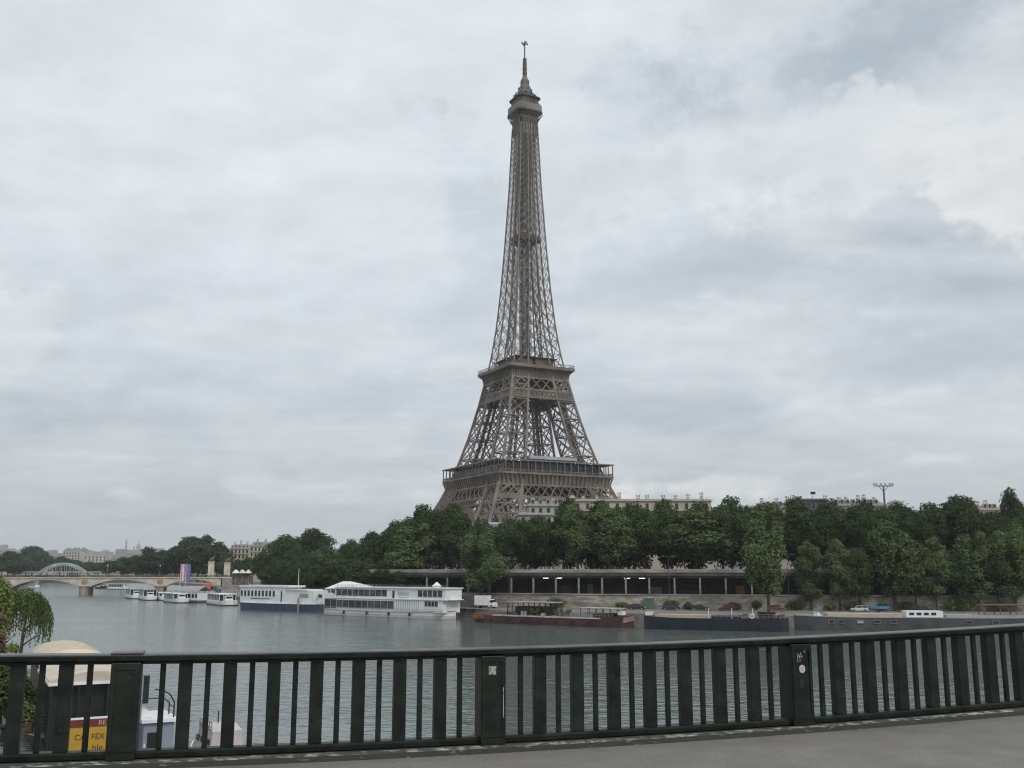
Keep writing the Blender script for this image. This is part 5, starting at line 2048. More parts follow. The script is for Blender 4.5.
pts = [(s0 + .5, -.95 + 0 * i, 3.05) for i in range(1)]
arc = [(s0 + .6, -.85, 3.05), (s0 + .6, -.85, 3.9), (s0 + .6, -.6, 4.35), (s0 + .6, -.2, 4.6), (s0 + .6, .3, 4.7)]
fr.path(arc, .045, 6)
arc = [(s0 + 2.2, -.85, 3.05), (s0 + 2.2, -.85, 3.7), (s0 + 2.2, -.5, 4.0), (s0 + 2.2, .6, 4.0), (s0 + 2.2, .85, 3.7), (s0 + 2.2, .85, 3.05)]
fr.path(arc, .04, 6)
fr.bar((s0 + .6, -.85, 3.6), (s0 + 2.2, -.85, 3.6), .05)
fr.build('roof_rail', M_BLACK, b)
dd = MB()
dd.add([(s0 + 1.0, .25, 3.06), (s0 + 1.0, 1.2, 3.06), (s0 + 3.2, 1.2, 3.06), (s0 + 3.2, .25, 3.06), (s0 + 1.0, .25, 3.25), (s0 + 1.0, 1.2, 3.9), (s0 + 3.2, 1.2, 3.9), (s0 + 3.2, .25, 3.25)],
       [(0, 3, 2, 1), (4, 5, 6, 7), (0, 1, 5, 4), (1, 2, 6, 5), (2, 3, 7, 6), (3, 0, 4, 7)])
dd.build('tilted_dinghy', M_WHITE, b)
fl = MB().tube((s0 + .7, 1.0, 3.05), (s0 + .7, 1.0, 5.6), .05, .03, 8)
fo = fl.build('flag_staff', M_STEEL, b)
MB().b2(s0 + .68, s0 + .72, .62, .95, 3.9, 5.5).build('furled_flag', M_NAVY, fo)
# small white cruiser
p = Vector((gx(205, 60, 745), 60, 0))
Lb = 5.6
b = thing('motor_cruiser', 'small white cabin cruiser with sloping pale roof seen low behind the railing', 'boat', (p.x, p.y + 2.2, 0), R(122))
hull(b, 'hull', M_WHITE, Lb, 2.5, 1.15, bow=.5, stern=.05, bow_rise=.4)
cb = MB()
cb.loft([[(x, -1.0, 1.15), (x, -.85, zt), (x, .85, zt), (x, 1.0, 1.15)] for (x, zt) in ((-2.2, 2.5), (-1.0, 2.75), (.4, 2.7), (1.1, 1.9), (1.7, 1.35))])
co = cb.build('cabin', mat('pale_pinkish_gelcoat', (.52, .47, .46), .4, .06, .6), b)
for x in (-1.6, -.5, .5):
    for s in (-1, 1):
        MB().box(x, s * .955, 1.9, .6, .08, .32).build('window', M_GLASS, co)
rail_on(b, -2.1, .4, .9, 2.5, .5, 5, M_STEEL)
MB().bar((-.2, 0, 2.72), (-.2, 0, 3.4), .06).build('mast', M_BLACK, b)
# ------------------------------------------------------------------ stone arch bridge
BD = Vector((-.97, -.243, 0)).normalized()
BS = Vector((-155, 545, 0))
BN = Vector((-BD.y, BD.x, 0))
if BN.y < 0:
    BN = -BN
sb = thing('stone_bridge', 'long pale stone arch bridge crossing the river left of the moored boats', 'bridge', BS)
PIERS = [31.5, 68.6, 105.7, 142.8, 179.9]
ENDS = [0.0] + PIERS
W2 = 17.0


def Bp(s, o, z):
    return BD * s + BN * o + Vector((0, 0, z))


def arch_z(s):
    for i in range(len(ENDS) - 1):
        a, b_ = ENDS[i] + (2.2 if i else 0.6), ENDS[i + 1] - 2.2
        if a <= s <= b_:
            t = (s - a) / (b_ - a) * 2 - 1
            return 3.6 + 3.95 * (1 - abs(t) ** 2.1)
    return None


m = MB()
ss = []
for i in range(len(ENDS) - 1):
    a, b_ = ENDS[i] + (2.2 if i else 0.6), ENDS[i + 1] - 2.2
    ss += [a + (b_ - a) * k / 20 for k in range(21)]
prev = None
DECK = 8.30
for s0_, s1_ in zip(ss, ss[1:]):
    if s1_ - s0_ > 3.0:
        z0a = z1a = 3.6
    else:
        z0a, z1a = arch_z(s0_ + 1e-6) or 3.6, arch_z(s1_ - 1e-6) or 3.6
    q = [Bp(s0_, 0, z0a), Bp(s1_, 0, z1a), Bp(s1_, 0, DECK), Bp(s0_, 0, DECK), Bp(s0_, W2, z0a), Bp(s1_, W2, z1a), Bp(s1_, W2, DECK), Bp(s0_, W2, DECK)]
    m.add(q, [(0, 1, 2, 3), (7, 6, 5, 4), (4, 5, 1, 0), (3, 2, 6, 7)])
m.build('arches', M_STONE, sb)
for i in range(len(ENDS) - 1):
    m = MB()
    a, b_ = ENDS[i] + (2.2 if i else 0.6), ENDS[i + 1] - 2.2
    st = [a + (b_ - a) * k / 20 for k in range(21)]
    for s0_, s1_ in zip(st, st[1:]):
        z0a, z1a = arch_z(s0_ + 1e-6) or 3.6, arch_z(s1_ - 1e-6) or 3.6
        m.add([Bp(s0_, -.12, z0a - .02), Bp(s1_, -.12, z1a - .02), Bp(s1_, -.12, z1a + .75), Bp(s0_, -.12, z0a + .75), Bp(s0_, .3, z0a - .02), Bp(s1_, .3, z1a - .02), Bp(s1_, .3, z1a + .75), Bp(s0_, .3, z0a + .75)],
              [(0, 1, 2, 3), (4, 5, 1, 0), (3, 2, 6, 7)])
    m.build('arch_ring', mat('arch_ring_stone', (.46, .42, .34), .85, .15, .4), sb)
for s in PIERS:
    m = MB()
    pts = []
    for k in range(9):
        a = math.pi * k / 8
        pts.append((s + 2.2 * math.cos(a), -1.5 - 2.4 * math.sin(a)))
    pts = pts + [(s - 2.2, W2), (s + 2.2, W2)]
    P = [Bp(a, o, 0) for a, o in pts]
    m.prism([(p.x, p.y) for p in P], -2, 3.7)
    pts2 = [(s + (a - s) * 1.14, o * 1.0 - .25 if o < 5 else o) for a, o in pts]
    P = [Bp(a, o, 0) for a, o in pts2]
    m.prism([(p.x, p.y) for p in P], 3.7, 4.5)
    po = m.build('pier', mat('pier_stone', (.34, .30, .24), .9, .2, .4), sb)
    m = MB().lathe([(0.1, -.2), (1.5, -.15), (1.6, .1), (1.1, .3), (.2, .45)], n=12)
    w_ = m.build('wreath_relief', mat('relief_stone', (.36, .27, .22), .9, .2, .8), po)
    w_.location = Bp(s, -.05, 6.7)
    w_.rotation_euler = (R(90), 0, math.atan2(BD.y, BD.x) + math.pi)
m = MB()
P = [Bp(-8, -.5, 0), Bp(183, -.5, 0), Bp(183, W2 + .5, 0), Bp(-8, W2 + .5, 0)]
m.prism([(p.x, p.y) for p in P], DECK + .002, DECK + .55)
m.build('cornice', M_STONE, sb)
rl = MB()
for s in range(-16, 368, 1):
    rl.bar(Bp(s * .5, -.3, DECK + .55), Bp(s * .5, -.3, DECK + 1.6), .22)
for z in (DECK + .65, DECK + 1.62):
    rl.bar(Bp(-8, -.3, z), Bp(183, -.3, z), .13)
for s in range(-8, 184, 8):
    rl.bar(Bp(s, -.3, DECK + .55), Bp(s, -.3, DECK + 1.75), .4)
rl.build('parapet_railing', mat('dark_bridge_rail', (.07, .065, .06), .7), sb)
# abutment wall on the near bank end
m = MB()
P = [Bp(-.02, -1.5, 0), Bp(-13, -1.5, 0), Bp(-13, W2, 0), Bp(-.02, W2, 0)]
m.prism([(p.x, p.y) for p in P], -1, DECK - .01)
m.build('abutment', M_WALLST, sb)

DKT = DECK + .552
# people on the bridge
def person_mesh(seed, shirt, trouser):
    """one continuous skinned body in mid stride"""
    rg = random.Random(seed)
    me = bpy.data.meshes.new('person')
    st = rg.uniform(.12, .22)
    V = [(0, 0, .95), (0, 0, 1.2), (0, 0, 1.42), (0, 0, 1.53), (0, .02, 1.64), (0, .02, 1.74),
         (.10, 0, .90), (.11, st * .5, .50), (.11, st, .06), (.11, st + .12, .03),
         (-.10, 0, .90), (-.11, -st * .4, .50), (-.11, -st, .08), (-.11, -st + .12, .03),
         (.19, 0, 1.40), (.24, -.06, 1.14), (.24, .06, .90), (-.19, 0, 1.40), (-.24, .05, 1.14), (-.24, .16, .92)]
    E = [(0, 1), (1, 2), (2, 3), (3, 4), (4, 5), (0, 6), (6, 7), (7, 8), (8, 9), (0, 10), (10, 11), (11, 12), (12, 13), (2, 14), (14, 15), (15, 16), (2, 17), (17, 18), (18, 19)]
    rad = [.15, .14, .15, .06, .105, .07, .095, .07, .05, .04, .095, .07, .05, .04, .065, .048, .036, .065, .048, .036]
    me.from_pydata(V, E, [])
    o = bpy.data.objects.new('person_tmp', me)
    COL.objects.link(o)
    sk = o.modifiers.new('skin', 'SKIN')
    bpy.context.view_layer.update()
    if not me.skin_vertices:
        me.attributes.new('x', 'FLOAT', 'POINT')
    for i, r in enumerate(rad):
        me.skin_vertices[0].data[i].radius = (r, r * .8)
        me.skin_vertices[0].data[i].use_root = (i == 0)
    sub = o.modifiers.new('sub', 'SUBSURF')
    sub.levels = sub.render_levels = 1
    bpy.context.view_layer.update()
    dg = bpy.context.evaluated_depsgraph_get()
    res = bpy.data.meshes.new_from_object(o.evaluated_get(dg))
    bpy.data.objects.remove(o)
    res.name = 'person'
    res.materials.clear()
    for mm in (mat('skin_tone', (.42, .27, .20), .6), shirt, trouser, mat('hair_dark', (.05, .035, .025), .7)):
        res.materials.append(mm)
    for p in res.polygons:
        c = p.center
        hair = c.z > 1.70 or (c.z > 1.60 and c.y < -.03)
        p.material_index = 3 if hair else (0 if c.z > 1.47 or (abs(c.x) > .2 and c.z < 1.05) else (1 if c.z > .93 else 2))
    return res


PEOPLE = []
try:
    for i, (a, c) in enumerate([((.55, .55, .56), (.05, .06, .10)), ((.30, .05, .05), (.10, .10, .11)), ((.06, .09, .20), (.16, .14, .11)), ((.05, .05, .05), (.05, .06, .11)), ((.45, .36, .2), (.08, .08, .09))]):
        PEOPLE.append(person_mesh(i, mat('shirt_%s' % 'abcde'[i], a, .8), mat('trousers_%s' % 'abcde'[i], c, .8)))
except Exception as ex:
    print('PEOPLE FAILED', ex)
rg = random.Random(12)
for i in range(120 if PEOPLE else 0):
    s = rg.uniform(-6, 128)
    q = BS + Bp(s, rg.uniform(.2, 2.6), DKT)
    o = obj_of('person', PEOPLE[i % len(PEOPLE)], None, q, math.atan2(BD.y, BD.x) + (math.pi / 2 if i % 2 else -math.pi / 2))
    sc = rg.uniform(.94, 1.08)
    o.scale = (sc, sc, sc)
    tag(o, 'tiny pedestrian walking along the parapet of the pale stone bridge', 'person', 'pedestrians on the stone bridge')
rg = random.Random(8)

# ------------------------------------------------------------------ cars
PAINT = {}


def car_proto(label, paint, loc, rz, kind='hatch', name='parked_car', cat='car', group=None):
    t = thing(name, label, cat, loc, rz, group)
    Lc, Wc = (4.1, 1.74) if kind == 'hatch' else (4.6, 1.8)
    h = Wc / 2
    st = [(-Lc / 2, .42, .72, h * .80), (-Lc / 2 + .12, .30, .88, h * .94), (-Lc * .30, .24, .94, h), (0, .22, .93, h), (Lc * .22, .22, .92, h), (Lc * .40, .26, .80, h * .95), (Lc / 2 - .08, .32, .66, h * .86), (Lc / 2, .42, .58, h * .74)]
    MB().loft([[(x, -w * .93, z0), (x, -w, z0 + .12), (x, -w, z1 - .12), (x, -w * .88, z1), (x, w * .88, z1), (x, w, z1 - .12), (x, w, z0 + .12), (x, w * .93, z0)] for (x, z0, z1, w) in st]).build('body', paint, t, smooth=False)
    if kind == 'hatch':
        gh = [(-Lc / 2 + .10, .90, .74), (-Lc / 2 + .45, 1.36, .62), (Lc * .02, 1.44, .62), (Lc * .12, 1.36, .62), (Lc * .27, .92, .72)]
    else:
        gh = [(-Lc * .34, .93, .74), (-Lc * .20, 1.34, .60), (Lc * .02, 1.42, .60), (Lc * .10, 1.36, .60), (Lc * .25, .92, .72)]
    MB().loft([[(x, -w, .90), (x, -w * (1 if zt < 1 else .9), zt), (x, w * (1 if zt < 1 else .9), zt), (x, w, .90)] for (x, zt, w) in gh]).build('windows', M_GLASS, t)
    xa, xb = gh[1][0], gh[3][0]
    ro = MB()
    ro.b2(xa, xb, -.56, .56, 1.425, 1.475)
    for x, dx in ((gh[1][0], -.28), ((xa + xb) / 2 - .1, .0), (gh[3][0], .42)):
        for s in (-1, 1):
            ro.bar((x, s * .57, 1.43), (x + dx, s * .735, .92), .085)
    ro.build('roof', paint, t)
    for x in (-Lc * .31, Lc * .31):
        for s in (-1, 1):
            wo = MB().tube((x, s * (h - .20), .32), (x, s * (h + .01), .32), .32, .32, 16).build('wheel', M_TYRE, t)
            MB().tube((x, s * (h + .012), .32), (x, s * (h + .03), .32), .20, .18, 12).build('rim', M_STEEL, wo)
    for s in (-1, 1):
        MB().box(Lc / 2 - .03, s * .58, .60, .12, .32, .14).build('headlight', mat('lamp_glass', (.7, .72, .75), .2), t)
        MB().box(-Lc / 2 + .04, s * .62, .74, .10, .24, .20).build('tail_light', M_RED, t)
    return t


def spot(px, off):
    x = 0
    u = px_dir(px, 608)
    for _ in range(10):
        wp = wall_pt(x)
        Y = wp.y - off
        x = u.x / u.y * Y
    a = wall_pt(x - 3)
    c = wall_pt(x + 3)
    return (x, Y, 2.2), math.atan2(c.y - a.y, 6)


black = mat('car_black', (.02, .021, .024), .25, .05, .3)
navy = mat('car_navy', (.025, .03, .05), .25, .05, .3)
redc = mat('car_dark_red', (.16, .03, .028), .3, .05, .3)
silver = mat('car_silver', (.52, .55, .58), .3, .05, .3)
whitec = mat('car_white', (.68, .69, .70), .35, .04, .3)
for px, pa, kd, lab in ((637, black, 'hatch', 'black car parked on the quay behind the bow of the maroon barge'), (671, navy, 'saloon', 'dark blue car parked on the quay right of the green cabinet'),
                        (700, black, 'saloon', 'dark car parked on the quay left of the red car'), (727, redc, 'hatch', 'dark red car parked on the quay left of the tall tree trunk'),
                        (777, redc, 'hatch', 'reddish car parked right of the tall tree trunk'), (923, black, 'saloon', 'black car parked on the quay behind the white barge cabin')):
    l, a = spot(px, 6.5)
    car_proto(lab, pa, l, a + (math.pi if px in (671, 727) else 0), kd)
# silver hatchback with blue trailer load on the quay edge above the grey barge
l, a = spot(859, 7.0)
car_proto('silver hatchback parked on the quay above the beige barge deck', silver, l, a + math.pi, 'hatch')
l, a = spot(879, 7.2)
tr = thing('boat_trailer', 'blue covered dinghy on a trailer behind the silver hatchback', 'trailer', l, a)
MB().loft([[(x, -w, .75), (x, -w * .9, z), (x, 0, z + .22), (x, w * .9, z), (x, w, .75), (x, 0, .5)] for (x, w, z) in ((-2.2, .7, 1.15), (-1.2, .85, 1.2), (.6, .85, 1.15), (1.6, .5, 1.1), (2.3, .1, 1.15))]).build('covered_dinghy', mat('blue_cover', (.07, .16, .36), .7, .15, .6), tr)
MB().b2(-1.8, 3.0, -.05, .05, .42, .5).build('chassis', M_STEEL, tr)
for s in (-1, 1):
    MB().tube((-.2, s * .72, .3), (-.2, s * .9, .3), .3, .3, 14).build('wheel', M_TYRE, tr)
# white box lorry
l, a = spot(486, 9.0)
lo = thing('delivery_lorry', 'white box lorry parked on the quay behind the left end of the maroon barge', 'lorry', l, a)
MB().b2(-2.9, 1.0, -1.05, 1.05, .75, 3.25).build('cargo_box', M_WHITE, lo)
MB().loft([[(x, -.98, .45), (x, -1.0, z * .6), (x, -.9, z), (x, .9, z), (x, 1.0, z * .6), (x, .98, .45)] for x, z in ((1.1, 2.3), (1.9, 2.35), (2.45, 1.6), (2.9, 1.35))]).build('cab', M_WHITE, lo)
MB().loft([[(x, -1.012, 1.45), (x, -.93, z), (x, .93, z), (x, 1.012, 1.45)] for x, z in ((1.5, 2.1), (2.1, 2.12), (2.52, 1.52))]).build('cab_windows', M_GLASS, lo)
MB().b2(-2.9, 2.6, -.5, .5, .5, .74).build('chassis', M_BLACK, lo)
for x in (-1.9, 1.9):
    for s in (-1, 1):
        wo = MB().tube((x, s * .75, .42), (x, s * 1.04, .42), .42, .42, 16).build('wheel', M_TYRE, lo)
        MB().tube((x, s * 1.042, .42), (x, s * 1.06, .42), .24, .22, 12).build('rim', M_STEEL, wo)
for s in (-1, 1):
    MB().box(2.88, s * .72, .95, .1, .3, .18).build('headlight', MATS['lamp_glass'], lo)
# white vehicles on the street above the gallery
for px, lab in ((541, 'white car on the street above the gallery, left one of the pair'), (549, 'white car on the street above the gallery, right one of the pair')):
    x = gx(px, 268)
    wp = wall_pt(x)
    car_proto(lab, whitec, (gx(px, wp.y + 8.2), wp.y + 8.2, 11.425), math.pi, 'hatch')

# ------------------------------------------------------------------ quay furniture
l, a = spot(649, 1.6)
kb_ = thing('green_cabinet', 'grey green metal cabinet against the quay wall between two parked cars', 'cabinet', l, a)
MB().b2(-1.3, 1.3, -.5, .5, .1, 2.6).build('body', M_GREENPT, kb_)
MB().b2(-1.4, 1.4, -.6, .6, 2.602, 2.72).build('lid', M_GREENPT, kb_)
for s in (-1, 1):
    MB().b2(s * .65 - .6, s * .65 + .6, -.54, -.501, .2, 2.5).build('door', mat('cabinet_door', (.08, .14, .12), .6), kb_)
MB().b2(-1.25, 1.25, -.45, .45, 0, .099).build('plinth', M_CONC, kb_)


def street_lamp(px, Y, z0, ytop, label, double=False, group=None):
    x = gx(px, Y, 580)
    t = thing('street_lamp', label, 'street lamp', (x, Y, z0))
    H = gz(ytop, Y) - z0
    MB().lathe([(.14, 0), (.13, .8), (.08, .9), (.055, H - .4), (.04, H)], n=10).build('pole', M_POLE, t)
    a_ = MB()
    hd = MB()
    for s in ((-1, 1) if double else (1,)):
        a_.path([(0, 0, H - .1), (s * .5, 0, H + .15), (s * 1.2, 0, H + .2)], .045, 6)
        hd.loft([[(s * q, -w, H + .12), (s * q, -w, H + .2), (s * q, 0, H + .3), (s * q, w, H + .2), (s * q, w, H + .12)] for q, w in ((1.0, .08), (1.3, .16), (1.75, .1))])
    a_.build('arm', M_POLE, t)
    hd.build('lamp_head', M_POLE, t)
    return t


for px, off, ty, lab in ((462, 3.0, 558, 'thin dark street lamp on the quay right of the white two-deck boat'), (509, 4.0, 560, 'thin street lamp on the quay above the maroon barge stern'),
                         (669, 3.0, 557, 'thin dark street lamp on the quay above the dark blue car'), (788, 3.0, 555, 'thin dark street lamp on the quay right of the tall tree')):
    l, a = spot(px, off)
    street_lamp(px, l[1], 2.2, ty, lab, px == 669)
for i, (px, Y) in enumerate([(163, 556), (195, 552), (121, 548), (96, 540), (60, 532)]):
    q = BS + Bp(6 + 26 * i, .8, DKT)
    t = thing('bridge_lamp', 'slim lamp post with pale globe on the pale stone bridge', 'street lamp', q, 0, 'lamp posts on the stone bridge')
    MB().lathe([(.2, 0), (.16, .8), (.08, .9), (.06, 5.6)], n=8).build('pole', M_STEEL, t)
    MB().lathe([(.12, 5.6), (.3, 5.8), (.34, 6.05), (.2, 6.3), (.05, 6.4)], n=10).build('globe', M_WHITE, t)

# pedestals with statues at the bridge end
def skin_obj(name, V, E, rad, material, parent, sub=2, loc=(0, 0, 0), scale=1.0):
    me = bpy.data.meshes.new(name)
    me.from_pydata([tuple(c * scale for c in v) for v in V], E, [])
    o = bpy.data.objects.new(name, me)
    COL.objects.link(o)
    o.modifiers.new('skin', 'SKIN')
    bpy.context.view_layer.update()
    for i, r in enumerate(rad):
        me.skin_vertices[0].data[i].radius = (r * scale, r * scale)
        me.skin_vertices[0].data[i].use_root = (i == 0)
    s = o.modifiers.new('sub', 'SUBSURF')
    s.levels = s.render_levels = sub
    bpy.context.view_layer.update()
    dg = bpy.context.evaluated_depsgraph_get()
    res = bpy.data.meshes.new_from_object(o.evaluated_get(dg))
    bpy.data.objects.remove(o)
    res.materials.clear()
    res.materials.append(material)
    return obj_of(name, res, parent, loc)


M_BRONZ = mat('weathered_statue_stone', (.20, .19, .165), .85, .2, .5)
HV = [(0, 0, 1.25), (-.55, 0, 1.3), (.55, 0, 1.3), (.85, 0, 1.75), (1.0, 0, 2.15), (1.35, 0, 2.0), (.6, .2, 1.0), (.62, .2, .55), (.6, .2, .05), (.6, -.2, 1.0), (.85, -.2, .75), (.75, -.2, .35),
      (-.6, .2, 1.0), (-.5, .2, .6), (-.65, .2, .05), (-.6, -.2, 1.0), (-.7, -.2, .55), (-.6, -.2, .05), (-.85, 0, 1.2), (-1.0, 0, .7)]
HE = [(0, 1), (0, 2), (2, 3), (3, 4), (4, 5), (2, 6), (6, 7), (7, 8), (2, 9), (9, 10), (10, 11), (1, 12), (12, 13), (13, 14), (1, 15), (15, 16), (16, 17), (1, 18), (18, 19)]
HR = [.36, .36, .36, .22, .17, .10, .15, .09, .08, .15, .09, .08, .18, .10, .08, .18, .10, .08, .08, .05]
PV = [(0, 0, .95), (0, 0, 1.4), (0, 0, 1.56), (0, 0, 1.72), (.1, 0, .5), (.1, .05, .03), (-.1, 0, .5), (-.1, -.05, .03), (.25, 0, 1.38), (.4, .1, 1.1), (-.25, 0, 1.38), (-.4, .1, 1.15)]
PE = [(0, 1), (1, 2), (2, 3), (0, 4), (4, 5), (0, 6), (6, 7), (1, 8), (8, 9), (1, 10), (10, 11)]
PR = [.17, .18, .08, .13, .09, .06, .09, .06, .07, .05, .07, .05]
for (px, Y, y0, y1, wd, lab) in ((211, 552, 573, 561.5, 3.3, 'pale stone pedestal with weathered statue at the bridge end, left of the pair'), (227, 550, 574, 562.5, 3.4, 'pale stone pedestal with statue at the bridge end, right of the pair')):
    x = gx(px, Y)
    zt = gz(y1, Y)
    t = thing('statue_pedestal', lab, 'statue', (x, Y, DKT - .6), math.atan2(BD.y, BD.x) + R(180))
    H = zt - DKT + .6
    MB().lathe([(wd * .80, -.6), (wd * .80, 1.2), (wd * .70, 1.4), (wd * .66, H - .7), (wd * .76, H - .5), (wd * .76, H)], n=4).build('pedestal', M_STONE, t).rotation_euler = (0, 0, R(45))
    skin_obj('horse_figure', HV, HE, HR, M_BRONZ, t, 2, (0, 0, H - .02), 1.25)
    skin_obj('warrior_figure', PV, PE, PR, M_BRONZ, t, 2, (.2, -.75, H - .02), 1.45)

# carousel and white marquee
Y = 440
x = gx(277.5, Y)
t = thing('carousel', 'round carousel with white conical roof between the trees', 'carousel', (x, Y, LAND_Z))
zt, ze = gz(556, Y) - LAND_Z, gz(562, Y) - LAND_Z
MB().lathe([(4.7, ze - .5), (4.75, ze), (2.6, ze + (zt - ze) * .42), (1.0, ze + (zt - ze) * .78), (.1, zt)], n=16).build('roof', mat('carousel_canvas', (.66, .63, .57), .8, .05, .5), t)
vb = MB()
for i in range(16):
    a = 2 * math.pi * i / 16
    vb.box(4.72 * math.cos(a), 4.72 * math.sin(a), ze - .75, .08, 1.2, .55, a)
vb.build('valance', M_RUST, t)
MB().lathe([(1.2, .5), (1.2, ze)], n=12).build('centre_drum', M_BROWN, t)
pp = MB()
for i in range(12):
    a = 2 * math.pi * i / 12
    pp.tube((4.2 * math.cos(a), 4.2 * math.sin(a), .4), (4.2 * math.cos(a), 4.2 * math.sin(a), ze), .07, .07, 6)
pp.build('poles', M_STEEL, t)
MB().lathe([(4.8, -.2), (4.8, .45)], n=20).build('platform', M_BROWN, t)
Y = 500
x = gx(242, Y)
t = thing('marquee', 'white striped parasol marquee at the near end of the stone bridge', 'marquee', (x, Y, LAND_Z))
z1, z0 = gz(569.5, Y) - LAND_Z, gz(573, Y) - LAND_Z
for k, xx in enumerate((-3.0, 0.2, 3.4)):
    MB().lathe([(1.85, z0 - .1), (1.8, z0 + .1), (.7, z1 - .3), (.05, z1)], xx, 0, 10).build('canopy', M_WHITE2 if k % 2 else MATS['tent_cloth'], t)
    MB().tube((xx, 0, -.3), (xx, 0, z1 - .2), .08, .06, 8).build('pole', M_STEEL, t)
MB().b2(-4.8, 5.2, .5, 2.0, -.3, z0 - 1.5).build('kiosk', mat('kiosk_pinkish', (.17, .13, .12), .8, .4, 1.5), t)

# footbridge with pale green arch, far upstream
Y = 950
x0_, x1_ = gx(34, Y), gx(89, Y)
fb = thing('arch_footbridge', 'pale green steel arch footbridge far beyond the stone bridge', 'bridge', ((x0_ + x1_) / 2, Y, 0))
hw = (x1_ - x0_) / 2
zt = gz(563.0, Y)
zd = gz(571.5, Y)
for off in (0, 6):
    m = MB()
    n = 24
    pr = lambda i, d: Vector((-hw + 2 * hw * i / n, off, 7.5 - d * 0 + (zt - 7.5) * (1 - (2 * i / n - 1) ** 2) - d))
    for i in range(n):
        m.bar(pr(i, 0), pr(i + 1, 0), .75)
        m.bar(pr(i, 1.7), pr(i + 1, 1.7), .6)
        m.bar(pr(i, 0), pr(i + 1, 1.7), .3)
        m.bar(pr(i, 1.7), pr(i + 1, 0), .3)
        if i % 2 == 0 and pr(i, 1.7).z > zd:
            m.bar(pr(i, 1.7), (pr(i, 0).x, off, zd), .3)
    m.build('arch_rib', M_TEAL, fb)
MB().b2(-hw - 60, hw + 30, -.3, 6.3, zd - .9, zd).build('deck', M_TEAL, fb)
m = MB()
for s in (-1, 1):
    m.b2(s * hw - 2, s * hw + 2, -1, 7, -2, 7.6)
m.build('footing', M_STONE, fb)

# floodlight mast
Y = 322
x = gx(884, Y, 495)
t = thing('floodlight_mast', 'grey mast with a crossbar of floodlights standing above the treetops', 'floodlight', (x, Y, LAND_Z))
H = gz(486, Y) - LAND_Z
MB().lathe([(.45, 0), (.40, H * .5), (.28, H)], n=12).build('mast', mat('mast_brownish_steel', (.13, .115, .11), .6), t)
MB().b2(-3.1, 3.1, -.16, .16, H - .15, H + .15).build('crossbar', MATS['mast_brownish_steel'], t)
m = MB()
m.bar((-1.6, 0, H), (0, 0, H - 1.8), .16)
m.bar((1.6, 0, H), (0, 0, H - 1.8), .16)
m.build('brace', MATS['mast_brownish_steel'], t)
for xx in (-3.0, -2.1, -.7, .7, 2.1, 3.0):
    lo = MB()
    lo.loft([[(xx - .38, -.1, H + .2), (xx + .38, -.1, H + .2), (xx + .38, .1, H + .95), (xx - .38, .1, H + .95)], [(xx - .26, .35, H + .3), (xx + .26, .35, H + .3), (xx + .26, .5, H + .85), (xx - .26, .5, H + .85)]])
    lo.build('floodlight', M_GREYR, t)

